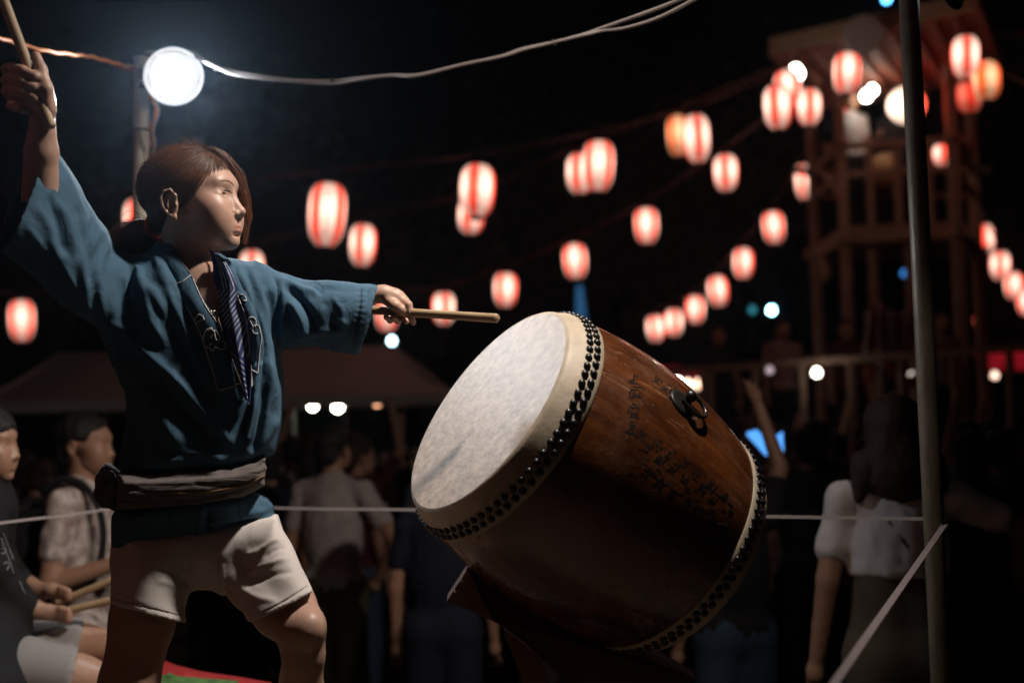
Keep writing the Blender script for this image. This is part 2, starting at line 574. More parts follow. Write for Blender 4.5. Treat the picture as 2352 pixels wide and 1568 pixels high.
def head_sdf(q):
    """q local metres"""
    y = np.abs(q[..., 1]); m = np.stack([q[..., 0], y, q[..., 2]], -1)
    d = d_el(q, (-.012, 0, .034), (.095, .074, .074))
    d = smin(d, d_el(q, (.040, 0, -.030), (.048, .056, .078)), .03)
    d = smin(d, d_el(q, (.028, 0, -.062), (.050, .054, .040)), .025)
    d = smin(d, d_el(q, (.072, 0, -.097), (.017, .020, .015)), .022)
    d = smin(d, d_el(m, (.048, .042, -.024), (.030, .022, .024)), .022)     # cheekbones
    d = smin(d, d_el(m, (.060, .028, -.048), (.026, .027, .034)), .028)     # cheeks
    d = smin(d, d_el(q, (.072, 0, .024), (.017, .046, .016)), .022)         # brow
    d = smax(d, -d_el(m, (.100, .032, -.001), (.0155, .0185, .0100)), .014) # sockets
    d = smin(d, d_rc(q, (.082, 0, .003), (.099, 0, -.035), .0068, .0088), .012)   # nose bridge
    d = smin(d, d_el(q, (.0995, 0, -.0385), (.0105, .0100, .0085)), .007)
    d = smin(d, d_el(m, (.0915, .0125, -.0425), (.0105, .0075, .0075)), .005)
    d = smax(d, -d_el(m, (.0985, .0068, -.0490), (.0050, .0026, .0026)), .002)
    d = smax(d, -d_rc(m, (.0985, .0185, -.0365), (.087, .0215, -.0445), .0008, .0010), .004)
    d = smin(d, d_el(q, (.0775, 0, -.070), (.0125, .024, .020)), .012)      # mouth mound
    d = smin(d, d_el(q, (.0865, 0, -.0665), (.0060, .0205, .0042)), .005)   # upper lip
    d = smin(d, d_el(q, (.0855, 0, -.0758), (.0065, .0175, .0050)), .005)   # lower lip
    d = smax(d, -d_rc(m, (.0935, 0, -.0708), (.074, .0255, -.0722), .0009, .0010), .0022)
    d = smax(d, -d_el(q, (.0885, 0, -.0850), (.006, .016, .0030)), .007)
    d = smax(d, -d_el(q, (.0965, 0, -.0575), (.004, .0030, .008)), .004)    # philtrum
    # lids: a shallow ball over the eye with a narrow slanting slit
    d = smin(d, d_el(m, (.0690, .0320, -.002), (.0145, .0170, .0115)), .006)
    slit = d_rc(m, (.0872, .0205, -.0040), (.0765, .0440, -.0002), .0016, .0011)
    slit = smin(slit, d_el(m, (.0850, .0305, -.0020), (.0085, .0095, .0034)), .002)
    d = smax(d, -slit, .0012)
    d = smax(d, -d_rc(m, (.0860, .022, .0036), (.0775, .044, .0036), .0006, .0005), .0025)  # lid crease
    return d

def ear_sdf(q):
    y = np.abs(q[..., 1]); m = np.stack([q[..., 0], y, q[..., 2]], -1)
    cx, cz = -.016, -.014
    d = d_el(m, (cx, .0735, cz), (.015, .0055, .028))
    ring = [(cx + .011, .074, cz - .002), (cx + .013, .077, cz + .014), (cx + .004, .081, cz + .027), (cx - .008, .083, cz + .025),
            (cx - .0155, .084, cz + .012), (cx - .0155, .082, cz - .004), (cx - .009, .078, cz - .018), (cx + .001, .074, cz - .029)]
    rr = [.0022, .0030, .0033, .0034, .0034, .0032, .0034, .0042]
    for i in range(len(ring) - 1): d = smin(d, d_rc(m, ring[i], ring[i + 1], rr[i], rr[i + 1]), .0015)
    d = smax(d, -d_el(m, (cx - .006, .083, cz + .010), (.0065, .007, .0125)), .002)
    d = smin(d, d_rc(m, (cx - .001, .080, cz + .012), (cx - .006, .0805, cz - .006), .0022, .0024), .002)
    d = smax(d, -d_el(m, (cx + .004, .082, cz - .004), (.0058, .009, .0095)), .002)
    d = smin(d, d_el(m, (cx + .0115, .076, cz - .004), (.003, .0035, .0055)), .002)
    d = smin(d, d_el(m, (cx + .004, .0745, cz - .029), (.0065, .0035, .0075)), .003)
    return d

NK0 = hcam((-.020, 0, -.045)); NK1 = K(432, 640, 2.83)
fh = Field(K(300, 680, 2.80) * [1, 1, 0] + [0, 0, 2.62], K(600, 320, 2.80) * [1, 1, 0] + [0, 0, 3.00], 0.0018)
fh.apply(lambda p: head_sdf(hloc(p)) * HS, fh.lo, fh.lo + fh.n * fh.h)
fh.rc(NK0, NK1, .056, .052, k=.022)
fh.rc(K(418, 530, 2.795), K(480, 650, 2.775), .012, .010, k=.03)           # sternomastoid, near side
fh.rc(K(440, 640, 2.82), K(440, 690, 2.82), .060, .085, k=.03)
fh.apply(lambda p: ear_sdf(hloc(p)) * HS, hcam((-.016, -.075, -.014)) - .06, hcam((-.016, -.075, -.014)) + .06, k=.003)
Vh, Qh = fh.mesh()
Vh = relax(Vh, Qh, 1, 0.35)
ql = hloc(Vh)
tint = np.ones((len(Vh), 3))
lipm = np.clip(1.4 - np.abs(d_el(np.stack([ql[:, 0], ql[:, 1], ql[:, 2]], 1), (.088, 0, -.0715), (.010, .021, .0095))) / .0022, 0, 1) * (ql[:, 0] > .075)
ins = d_el(ql, (.088, 0, -.0715), (.020, .0225, .0092)) < 0
lipm = np.where((d_el(ql, (.086, 0, -.0712), (.012, .0220, .0092)) < 0) & ins & (ql[:, 0] > .07), 1.0, 0)
tint = tint * (1 - lipm[:, None] * (1 - np.array([.90, .70, .68])))
blush = np.exp(-((ql[:, 0] - .055) ** 2 + (np.abs(ql[:, 1]) - .045) ** 2 + (ql[:, 2] + .035) ** 2) / .0009)
tint *= 1 - blush[:, None] * np.array([.0, .10, .08])

# fine hair thins out over the last few millimetres before the hairline
_hp = np.array([(.084, .064), (.068, .050), (.052, .038), (.042, .020), (.030, .008), (.012, -.002), (.002, .002), (-.004, .012), (-.028, .020), (-.036, -.010), (-.036, -.04), (-.046, -.075), (-.05, -.16), (.25, -.16), (.25, .10), (.100, .086)])
_hd = -poly_sd_exact(ql[:, 0] * 1000, ql[:, 2] * 1000, _hp * 1000) + vnoise(ql, 900, 4) * 3
_hm = np.clip(1 - _hd / 7.0, 0, 1) * ((ql[:, 1] < .03) & (ql[:, 2] > -.01) & (ql[:, 0] > .0))
tint *= 1 - _hm[:, None] * np.array([.70, .80, .84])
# ---- body, hands and legs: one field
def build_body():
    parts = []
    # torso under the clothes, with an open neckline
    f = Field([-.98, -.80, 2.40], [-.35, .42, 3.05], 0.0060)
    f.chain([K(440, 650, 2.84), K(455, 800, 2.83), K(450, 980, 2.82), K(445, 1150, 2.82), K(445, 1260, 2.82)], [.075, .095, .085, .08, .06], k=.05)
    f.rc(K(345, 668, 2.82), K(545, 665, 2.86), .05, .045, k=.05)
    f.el(K(480, 730, 2.76), (.085, .12, .055), k=.04)
    f.rc(K(440, 560, 2.83), K(440, 650, 2.84), .045, .055, k=.04)
    parts.append(f)
    # raised arm (her right) with its hand
    return parts
body_parts = build_body()

def hand_field_raised():
    D = 2.52
    f = Field(K(-60, 460, D) * [1, 1, 0] + [0, 0, D - .11], K(165, 60, D) * [1, 1, 0] + [0, 0, D + .13], 0.0025)
    f.chain([K(92, 450, D + .05), K(95, 350, D + .02), K(97, 285, D + .005)], [.036, .031, .025], k=.01)
    f.el(K(97, 240, D + .012), (.027, .040, .020), k=.012)
    f.el(K(60, 205, D + .030), (.045, .042, .017), k=.02)                       # back of the hand, behind the stick
    f.el(K(108, 240, D - .004), (.014, .032, .016), k=.010)                     # heel by the thumb
    # fingers come round the stick from the left, tips pressed on the palm
    for (v0, dv, r, ln) in ((170, 26, .0100, 0), (196, 25, .0102, 3), (220, 22, .0096, 1)):
        f.chain([K(14, v0 - 10, D + .028), K(26, v0 - 14, D - .002), K(52, v0 - 8, D - .026), K(80, v0 + 6, D - .024), K(98 + ln, v0 + dv - 6, D - .006)],
                [r * 1.1, r * 1.08, r, r * .95, r * .85], k=.003)
    f.chain([K(24, 243, D + .025), K(32, 246, D), K(50, 250, D - .018), K(63, 254, D - .014)], [.009, .009, .0085, .0078], k=.003)   # little finger
    f.chain([K(112, 252, D - .008), K(106, 205, D - .016), K(94, 160, D - .010), K(83, 128, D - .004)], [.014, .0125, .0108, .0090], k=.008)  # thumb
    return f
def hand_field_left():
    D = 2.87
    f = Field(K(780, 790, D) * [1, 1, 0] + [0, 0, D - .10], K(975, 620, D) * [1, 1, 0] + [0, 0, D + .10], 0.0022)
    f.chain([K(760, 690, D), K(840, 678, D), K(882, 675, D)], [.028, .022, .0180], k=.01)
    f.chain([K(882, 675, D), K(906, 684, D), K(926, 697, D)], [.0175, .0190, .0165], k=.012)
    f.el(K(908, 690, D + .012), (.024, .018, .020), k=.012)
    # index along the top of the stick, then down in front of it
    f.chain([K(925, 690, D - .008), K(938, 700, D - .018), K(942, 717, D - .020), K(945, 730, D - .018), K(949, 741, D - .014)], [.0098, .0092, .0082, .0075, .0068], k=.003)
    f.chain([K(922, 694, D + .012), K(938, 705, D + .020), K(934, 728, D + .018), K(933, 738, D + .006)], [.0100, .0092, .0082, .0070], k=.003)
    f.chain([K(912, 700, D + .026), K(926, 720, D + .030), K(914, 736, D + .016), K(902, 730, D + .000)], [.0098, .0090, .0080, .0070], k=.003)
    f.chain([K(900, 702, D + .034), K(908, 724, D + .034), K(896, 736, D + .018), K(886, 728, D + .004)], [.0088, .0080, .0070, .0062], k=.003)
    f.chain([K(893, 690, D - .014), K(908, 702, D - .026), K(922, 712, D - .022), K(931, 722, D - .016)], [.0115, .0110, .0090, .0075], k=.005)   # thumb
    return f
def legs_field():
    f = Field(K(150, 1960, 2.8) * [1, 1, 0] + [0, 0, 2.35], K(830, 1200, 2.8) * [1, 1, 0] + [0, 0, 3.12], 0.0055)
    f.chain([K(355, 1255, 2.83), K(338, 1330, 2.80), K(327, 1425, 2.78), K(296, 1568, 2.75), K(288, 1650, 2.73)], [.070, .070, .066, .060, .052], k=.02)
    f.chain([K(288, 1650, 2.73), K(292, 1740, 2.80), K(300, 1860, 2.90)], [.050, .050, .033], k=.02)
    f.chain([K(300, 1868, 2.90), K(330, 1890, 2.82), K(370, 1900, 2.76)], [.036, .032, .022], k=.02)
    f.chain([K(530, 1260, 2.86), K(598, 1330, 2.77), K(652, 1395, 2.68), K(692, 1438, 2.62)], [.070, .070, .063, .0500], k=.02)
    f.el(K(712, 1446, 2.585), (.030, .036, .026), k=.02)                        # kneecap
    f.chain([K(690, 1455, 2.625), K(697, 1500, 2.63), K(696, 1600, 2.66), K(700, 1720, 2.72), K(702, 1868, 2.78)], [.0440, .0400, .0415, .036, .030], k=.02)
    f.el(K(676, 1560, 2.69), (.030, .065, .032), k=.03)                         # calf
    f.chain([K(702, 1872, 2.78), K(725, 1900, 2.72), K(760, 1912, 2.66)], [.034, .030, .022], k=.02)
    f.rc(K(370, 1250, 2.84), K(520, 1250, 2.86), .07, .07, k=.04)
    return f
body_parts += [hand_field_raised(), hand_field_left(), legs_field()]
Vs, Qs, Cs = [Vh], [Qh], [tint]
n = len(Vh)
for i, f in enumerate(body_parts):
    V, Q = f.mesh(); V = relax(V, Q, 2 if i != 1 else 1, .5)
    c = np.ones((len(V), 3))
    if i == 0:      # the grey vest is a garment, built below
        pass
    Vs.append(V); Qs.append(Q + n); Cs.append(c); n += len(V)
VB = np.concatenate(Vs); QB = np.concatenate(Qs); CB = np.concatenate(Cs)
body = mesh_obj('body', C2W(VB), QB, SKIN, woman, colors=CB)
body_bvh = BVHTree.FromPolygons([tuple(p) for p in C2W(Vh)], [tuple(map(int, q)) for q in Qh])
torso_bvh = BVHTree.FromPolygons([tuple(p) for p in C2W(VB)], [tuple(map(int, q)) for q in QB])

def hit(bvh, u, v, off=0.0):
    d = P(u, v, 1.0) - CAM; d /= np.linalg.norm(d)
    loc, nor, i, dist = bvh.ray_cast(Vector(CAM), Vector(d))
    if loc is None: return None
    n_ = np.array(nor)
    if n_ @ d > 0: n_ = -n_
    return np.array(loc) + n_ * off
def drape(bvh, pts, off, n=40):
    out = [hit(bvh, u, v, off) for u, v in smooth_path(np.array(pts, float), n)]
    return np.array([p for p in out if p is not None])

# ---- eyes, brows, lashes
for sy in (-1, 1):
    c = hcam((.0688, sy * .0320, -.002))
    th = np.linspace(0, math.pi, 26); ph = np.linspace(0, 2 * math.pi, 32, endpoint=False)
    g = np.array([.94, .12 * -1, -.10]); g = g / np.linalg.norm(g)
    g = HR @ g
    a = np.cross(g, [0, 1, 0]); a /= np.linalg.norm(a); b = np.cross(g, a)
    V = [c + .0122 * (math.cos(t) * g + math.sin(t) * (math.cos(p_) * a + math.sin(p_) * b)) for t in th for p_ in ph]
    cc = [(.01, .008, .008) if t < .20 else ((.035, .018, .012) if t < .52 else (.30, .27, .26)) for t in th for p_ in ph]
    F = [(i * 32 + j, i * 32 + (j + 1) % 32, (i + 1) * 32 + (j + 1) % 32, (i + 1) * 32 + j) for i in range(25) for j in range(32)]
    mesh_obj('eye', C2W(np.array(V)), np.array(F), mat('eye_wet', (1, 1, 1), rough=0.12, spec=0.8, attr='tint'), woman, colors=np.array(cc))
BROW_M = mat('brow_hair', (0.12, 0.065, 0.045), rough=0.7)
def ribbon_on(bvh, pts, off, r, name, m, parent, n=40, seg=6):
    pp = drape(bvh, pts, off, n)
    if len(pp) < 3: return None
    rr = np.asarray(r, float)
    rr = np.interp(np.linspace(0, 1, len(pp)), np.linspace(0, 1, len(rr)), rr) if rr.ndim else r
    V, F = tube_arr(pp, rr, seg)
    return mesh_obj(name, V, F, m, parent)
ribbon_on(body_bvh, [(504, 418), (512, 415), (522, 415), (530, 419), (537, 426)], -.0002, [.0006, .0012, .0015, .0015, .0008], 'eyebrow', BROW_M, woman)
ribbon_on(body_bvh, [(509, 440), (514, 438), (521, 437), (528, 440), (533, 443)], .0002, [.0005, .0009, .0010, .0009, .0005], 'eyelashes', mat('lash', (.015, .01, .01), rough=.6), woman)

# ---- jacket -------------------------------------------------------------------------------------------------
def infl(poly, T, w, zc, pw=2):
    """rounded solid with the outline poly: half thickness T metres, edges rounded over w metres"""
    poly = np.asarray(poly, float)
    def fn(p):
        u, v = uvd(p); D = p[..., 2]
        z0 = zc(u, v) if callable(zc) else zc
        s = poly_sd(u, v, poly, soft=True) * D / FPX
        x = np.maximum((w + s) / w, 0); y = np.abs(D - z0) / T
        return ((np.sqrt(x * x + y * y) if pw == 2 else (x ** pw + y ** pw) ** (1 / pw)) - 1) * min(w, T)
    return fn
def plane_cut(f, a, b, slope=0.0, dn=2.8):
    """keep the part to the left of a->b (picture units); slope shifts the cut with depth (units per metre)"""
    a = np.array(a, float); b = np.array(b, float)
    e = (b - a) / np.linalg.norm(b - a); nrm = np.array([-e[1], e[0]])
    def fn(p):
        u, v = uvd(p)
        return ((u - a[0]) * nrm[0] + (v - a[1]) * nrm[1] - slope * (p[..., 2] - dn)) * p[..., 2] / FPX
    return fn

jk = Field([-1.22, -.56, 2.38], [-.24, .47, 3.08], 0.0040)
pj = None
jlo, jhi = jk.lo, jk.lo + jk.n * jk.h
TOR = [(262, 582), (300, 590), (345, 572), (372, 545), (400, 560), (430, 600), (470, 600), (492, 586), (560, 600), (612, 616), (641, 658), (640, 800), (650, 858), (653, 925),
       (645, 988), (630, 1040), (607, 1065), (606, 1120), (622, 1150), (640, 1199), (636, 1217), (523, 1245), (463, 1259), (385, 1266), (268, 1280), (255, 1256),
       (258, 1180), (268, 1150), (270, 1085), (275, 1050), (288, 960), (285, 900), (262, 850), (240, 745), (250, 660)]
def zc_t(u, v): return 2.83 + (u - 450) * 0.00012
sl, p = jk.sub(jlo, jhi)
ft = infl(TOR, .128, .11, zc_t)(p)
# pinched at the sash, blousing above it
u, v = uvd(p)
ft = ft + .030 * np.exp(-((v - 1112 + (u - 440) * .09) / 40.0) ** 4)
SLR = [(300, 600), (264, 576), (249, 528), (210, 477), (168, 402), (124, 336), (50, 205), (-150, 420), (-30, 560), (36, 600), (134, 695), (224, 748), (262, 830), (330, 760)]
def zc_r(u, v): return 2.80 - (300 - u) * 0.00085
fr = infl(SLR, .105, .085, zc_r)(p)
cutr = plane_cut(None, (124, 336), (6, 578), slope=190, dn=2.50)(p)
inr = infl(SLR, .097, .080, zc_r)(p) + .007
SLL = [(585, 602), (620, 618), (660, 630), (700, 644), (760, 644), (865, 654), (960, 662), (900, 830), (820, 814), (766, 806), (722, 795), (638, 803), (590, 820)]
def zc_l(u, v): return 2.86 + (u - 600) * 0.00002
fl = infl(SLL, .078, .066, zc_l)(p)
cutl = plane_cut(None, (826, 818), (872, 648), slope=25, dn=2.87)(p)
inl = infl(SLL, .071, .060, zc_l)(p) + .006
def sleeve(f, cut, inner):
    f = np.maximum(f, cut)
    hollow = np.maximum(inner, -(cut + .16))     # open for the first 16 cm
    return np.maximum(f, -hollow)
J = smin(ft, sleeve(fr, cutr, inr), .035)
J = smin(J, sleeve(fl, cutl, inl), .022)
# the neckline: a V cut down the chest, with a deeper hollow at the throat
VCUT = [(404, 560), (425, 606), (438, 628), (466, 689), (500, 736), (531, 817), (569, 922), (575, 905), (571, 800), (560, 739), (529, 656), (502, 592), (500, 540)]
sv = poly_sd(u, v, VCUT) * p[..., 2] / FPX
cutv = np.maximum(sv, p[..., 2] - 2.80)
J = smax(J, -cutv, .004)
jk.F[sl] = J
del ft, fr, fl, inr, inl, cutr, cutl, sv, cutv, J
Vj, Qj = jk.mesh()
Vj = relax(Vj, Qj, 3, .5)
Nj = normals(Vj, Qj)
# large soft drape, then the folds seen on the cloth
uu, vv = uvd(Vj)
q = np.stack([uu / 1000, vv / 1000, Vj[:, 2]], 1)
Vj += Nj * (vnoise(q * [1.6, .8, 1], 14, 3) * .005 + vnoise(q * [2.2, 1.0, 1], 30, 5) * .0028)[:, None]
FOLDS = [
    # (points, width, height)
    ([(243, 745), (283, 757), (344, 816), (406, 873), (459, 934), (516, 1001), (535, 1020)], 11, .012),
    ([(262, 790), (330, 850), (395, 915), (450, 975), (505, 1030)], 20, -.012),
    ([(300, 600), (322, 630), (338, 690), (352, 740), (376, 790)], 10, .009),
    ([(316, 620), (313, 686), (335, 748), (330, 780)], 9, .007), ([(338, 649), (372, 706), (410, 776)], 10, .008),
    ([(282, 620), (292, 700), (300, 760)], 12, .008), ([(358, 610), (392, 680), (425, 760), (455, 840)], 9, .006),
    ([(372, 700), (420, 800), (460, 880), (482, 930)], 12, -.009),
    ([(330, 900), (370, 960), (420, 1030)], 18, .007), ([(300, 860), (310, 950), (320, 1040)], 14, -.006),
    # right side of the chest: long vertical falls from the shoulder
    ([(545, 604), (575, 680), (598, 780), (606, 900), (596, 1010)], 11, .010), ([(575, 612), (604, 700), (618, 800), (622, 930)], 9, .008),
    ([(560, 606), (588, 690), (604, 800)], 7, -.008), ([(600, 625), (622, 700), (630, 790)], 7, -.007),
    ([(612, 820), (632, 900), (630, 990)], 12, .006), ([(590, 900), (575, 1000), (555, 1055)], 10, .008), ([(610, 880), (600, 980), (580, 1050)], 8, -.008),
    ([(640, 960), (600, 1020), (560, 1050)], 9, .005), ([(398, 1060), (450, 1040), (520, 1058)], 9, .006), ([(370, 1030), (420, 1048), (480, 1066)], 8, -.005),
    # armhole seam
    ([(620, 622), (638, 660), (637, 720), (636, 800)], 3.5, -.006), ([(646, 640), (651, 700), (648, 790)], 6, .004),
    # forward sleeve
    ([(655, 650), (690, 690), (715, 730), (722, 762)], 10, -.012), ([(662, 690), (690, 730), (700, 770)], 8, .010), ([(640, 640), (690, 664), (740, 672)], 8, .006),
    ([(740, 690), (760, 720), (765, 760)], 7, -.005), ([(760, 680), (785, 715), (790, 760)], 6, .004), ([(700, 650), (740, 660), (800, 668), (850, 668)], 7, -.003),
    ([(724, 648), (732, 662), (738, 676)], 5, -.008), ([(748, 700), (775, 735), (800, 745)], 8, .004), ([(670, 780), (740, 760), (800, 764)], 8, .005),
    ([(834, 660), (832, 710), (818, 790)], 2.6, .0025), ([(827, 660), (825, 710), (811, 788)], 3.0, -.003),
    # raised sleeve: creases from the shoulder and from the elbow
    ([(250, 545), (226, 620), (232, 700), (246, 760)], 10, .010), ([(232, 520), (196, 600), (198, 680), (214, 736)], 12, .010), ([(214, 500), (205, 580), (214, 660)], 10, -.012),
    ([(130, 420), (118, 450), (150, 500), (172, 560), (196, 640)], 12, .010), ([(140, 380), (170, 450), (196, 520), (205, 590)], 13, .008),
    ([(118, 440), (140, 520), (150, 590)], 13, -.014), ([(80, 470), (110, 520), (120, 560), (160, 610)], 10, .008),
    ([(40, 590), (96, 625), (150, 680), (210, 735)], 9, .010), ([(60, 560), (100, 590), (145, 640)], 9, -.008), ([(178, 470), (190, 540), (180, 600)], 8, -.007),
    ([(108, 560), (150, 620), (190, 690), (226, 740)], 7, .006), ([(60, 520), (90, 560), (120, 600)], 7, .005),
    # skirt below the sash
    ([(300, 1190), (380, 1178), (470, 1186)], 7, .004), ([(380, 1200), (430, 1204), (462, 1214)], 6, -.004), ([(470, 1200), (540, 1190), (620, 1168)], 7, .005),
    ([(480, 1222), (550, 1214), (632, 1190)], 6, .004), ([(500, 1208), (560, 1202), (628, 1178)], 5, -.004), ([(480, 1165), (478, 1210), (482, 1256)], 4, -.010),
    ([(460, 1165), (458, 1210), (462, 1258)], 6, .005), ([(545, 1150), (550, 1200), (548, 1240)], 3, -.003), ([(387, 1170), (386, 1220), (388, 1262)], 3, -.003),
    ([(400, 1150), (440, 1172), (480, 1176)], 7, .004), ([(560, 1130), (600, 1150), (632, 1170)], 6, .004),
    # upper chest beside the collar
    ([(352, 585), (388, 640), (404, 660)], 9, .006), ([(374, 575), (400, 625), (430, 690)], 6, -.004), ([(505, 596), (540, 650), (572, 740), (590, 860)], 7, -.007),
]
for pts, w, a in FOLDS:
    Vj = fold(Vj, Nj, pts, w, a * (.75 if max(q_[0] for q_ in pts) < 262 else 1.15))
Vj = relax(Vj, Qj, 2, .5)
Nj = normals(Vj, Qj)
# puckers at the cuff and hem stitching
uu, vv = uvd(Vj)
d, s_, t_ = line_sd(uu, vv, [(830, 660), (828, 710), (812, 800)])
Vj += Nj * (np.where((d < 12) & (Nj[:, 2] < 0), np.sin(t_ * 70) * .0008, 0))[:, None]
VjS = Vj
jacket = mesh_obj('jacket', C2W(Vj), Qj, INDIGO, woman)
jbvh = BVHTree.FromPolygons([tuple(p_) for p_ in C2W(Vj)], [tuple(map(int, q_)) for q_ in Qj])

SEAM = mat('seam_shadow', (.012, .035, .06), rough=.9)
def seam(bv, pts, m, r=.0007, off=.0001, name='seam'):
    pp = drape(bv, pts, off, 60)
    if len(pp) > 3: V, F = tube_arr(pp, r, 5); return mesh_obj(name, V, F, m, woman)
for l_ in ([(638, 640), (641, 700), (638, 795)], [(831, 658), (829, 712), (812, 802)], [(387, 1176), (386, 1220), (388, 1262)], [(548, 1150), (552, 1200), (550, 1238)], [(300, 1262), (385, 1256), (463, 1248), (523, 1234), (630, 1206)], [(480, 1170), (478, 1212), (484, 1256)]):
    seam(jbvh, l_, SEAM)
# ---- grey vest, towel, lapels
def sheet(name, rows, m, parent, nu=10, nv=40, thick=.003, wave=0):
    """strip surface between two picture-space edges; rows = [(uL,vL,dL,uR,vR,dR), ...]"""
    R = smooth_path(np.array(rows, float), nv)
    s = np.linspace(0, 1, nu)
    V = np.array([[K(r[0] + (r[3] - r[0]) * t, r[1] + (r[4] - r[1]) * t, r[2] + (r[5] - r[2]) * t - wave * math.sin(math.pi * t)) for t in s] for r in R])
    nR = len(R)
    front = V.reshape(-1, 3); back = front + [0, 0, thick]
    F = []
    for i in range(nR - 1):
        for j in range(nu - 1):
            a = i * nu + j; F.append((a, a + nu, a + nu + 1, a + 1)); b = a + nR * nu; F.append((b, b + 1, b + nu + 1, b + nu))
    for i in range(nR - 1):
        for j in (0, nu - 1):
            a = i * nu + j; F.append((a, a + nR * nu, a + nR * nu + nu, a + nu) if j == 0 else (a, a + nu, a + nu + nR * nu, a + nR * nu))
    return mesh_obj(name, C2W(np.concatenate([front, back])), F, m, parent)
sheet('vest', [(478, 706, 2.722, 520, 700, 2.735), (490, 730, 2.716, 535, 726, 2.73), (512, 780, 2.708, 560, 770, 2.73), (540, 850, 2.70, 575, 830, 2.73), (562, 905, 2.70, 585, 880, 2.73)],
      mat('grey_ribbed_vest', (.30, .29, .29), rough=.9, bump=.6, bscale=300, noise=.2, nscale=90), woman, wave=.004)

# towel: navy cotton with white curved stripes (stripes follow the cloth: procedural along its own length)
tm = bpy.data.materials.new('striped_towel'); tm.use_nodes = True
nt = tm.node_tree; pb = nt.nodes['Principled BSDF']; pb.inputs['Roughness'].default_value = .9
ua = nt.nodes.new('ShaderNodeAttribute'); ua.attribute_name = 'tint'; nt.links.new(ua.outputs['Color'], pb.inputs['Base Color'])
def towel():
    rows = [(480, 572, 2.77, 494, 580, 2.745), (487, 596, 2.742, 516, 598, 2.715), (490, 626, 2.728, 534, 630, 2.700), (492, 662, 2.722, 546, 664, 2.696), (497, 700, 2.716, 545, 700, 2.692),
            (506, 740, 2.706, 562, 744, 2.690), (520, 788, 2.700, 572, 800, 2.690), (536, 830, 2.697, 577, 848, 2.692), (552, 872, 2.696, 577, 890, 2.696), (570, 926, 2.70, 574, 930, 2.70)]
    R = smooth_path(np.array(rows, float), 220); nu = 60
    V = []; C = []
    for i, r in enumerate(R):
        a = i / (len(R) - 1)
        for j in range(nu):
            t = j / (nu - 1)
            u_, v_ = r[0] + (r[3] - r[0]) * t, r[1] + (r[4] - r[1]) * t
            dd = r[2] + (r[5] - r[2]) * t - .008 * math.sin(math.pi * t) - .0035 * math.sin(t * 9 + a * 6)
            V.append(K(u_, v_, dd))
            if a < .34: ph = (t * 1.0 - a * .2) * 6.5; w = (ph % 1.0) < .26 and t > .30
            elif a < .58: ph = (v_ + u_ * 1.25) / 13.5; w = (ph % 1.0) < .27 and t > .12
            elif a < .72: ph = (v_ * .25 + u_ * .9 - (v_ - 800) ** 2 * .002) / 11.0; w = (ph % 1.0) < .24 and t > .45
            else: ph = (v_ - u_ * .8) / 12.0; w = (ph % 1.0) < .2 and t < .6
            C.append((.40, .41, .46) if w else (.010, .028, .115))
    F = [(i * nu + j, (i + 1) * nu + j, (i + 1) * nu + j + 1, i * nu + j + 1) for i in range(len(R) - 1) for j in range(nu - 1)]
    return mesh_obj('towel', C2W(np.array(V)), np.array(F), tm, woman, colors=np.array(C))
towel()

# lapel bands, lying on the jacket
def band(name, inner, outer, off, m):
    I = smooth_path(np.array(inner, float), 60); O = smooth_path(np.array(outer, float), 60)
    k = min(len(I), len(O)); ia = np.linspace(0, len(I) - 1, 60).astype(int); oa = np.linspace(0, len(O) - 1, 60).astype(int)
    I = I[ia]; O = O[oa]; nu = 12; V = []; last = None
    for i in range(60):
        base = None
        row = []
        for j in range(nu):
            t = j / (nu - 1); u_, v_ = I[i] + (O[i] - I[i]) * t
            w = hit(jbvh, u_, v_, 0); dd = W2C(w)[2] if w is not None else None
            row.append([u_, v_, dd])
        ds = [r[2] for r in row if r[2] is not None and r[2] < 2.80]
        md = float(np.median(ds)) if ds else (last or 2.72)
        md = last * .6 + md * .4 if last else md
        last = md
        for j, r in enumerate(row):
            t = j / (nu - 1)
            V.append(K(r[0], r[1], md - off - .010 * math.sin(math.pi * (t * .8 + .1))))
    F = [(i * nu + j, (i + 1) * nu + j, (i + 1) * nu + j + 1, i * nu + j + 1) for i in range(59) for j in range(nu - 1)]
    V = np.array(V); n0 = len(V); V2 = V + [0, 0, .010]
    F2 = [tuple(x + n0 for x in f[::-1]) for f in F]
    side = []
    for i in range(59):
        a = i * nu; side += [(a, a + n0, a + nu + n0, a + nu)]; a = i * nu + nu - 1; side += [(a, a + nu, a + nu + n0, a + n0)]
    V = np.concatenate([V, V2])
    o = mesh_obj(name, C2W(V), [tuple(f) for f in F] + F2 + side, m, woman)
    return o, BVHTree.FromPolygons([tuple(x) for x in C2W(V)], [tuple(f) for f in F])
LAP_I = [(392, 556), (405, 586), (438, 630), (466, 689), (500, 738), (531, 817), (569, 920)]
LAP_O = [(352, 570), (368, 600), (396, 650), (430, 708), (464, 780), (486, 846), (503, 912)]
lap1, lap1b = band('lapel', LAP_I, LAP_O, .004, INDIGO)
LAP2_I = [(492, 584), (508, 604), (532, 656), (560, 739), (572, 800), (576, 860), (576, 930), (560, 1000)]
LAP2_O = [(506, 582), (530, 602), (556, 650), (590, 730), (604, 790), (600, 860), (592, 930), (574, 1006)]
lap2, lap2b = band('lapel', LAP2_I, LAP2_O, .003, INDIGO)
def pr(bvh, pts, r=.0011, name='white_print', parent=None, m=None, n=60):
    pp = drape(bvh, pts, .0008, n)
    if len(pp) < 2: return
    V, F = tube_arr(pp, r, 6); return mesh_obj(name, V, F, m or PRINT_M, parent if parent is not None else woman)
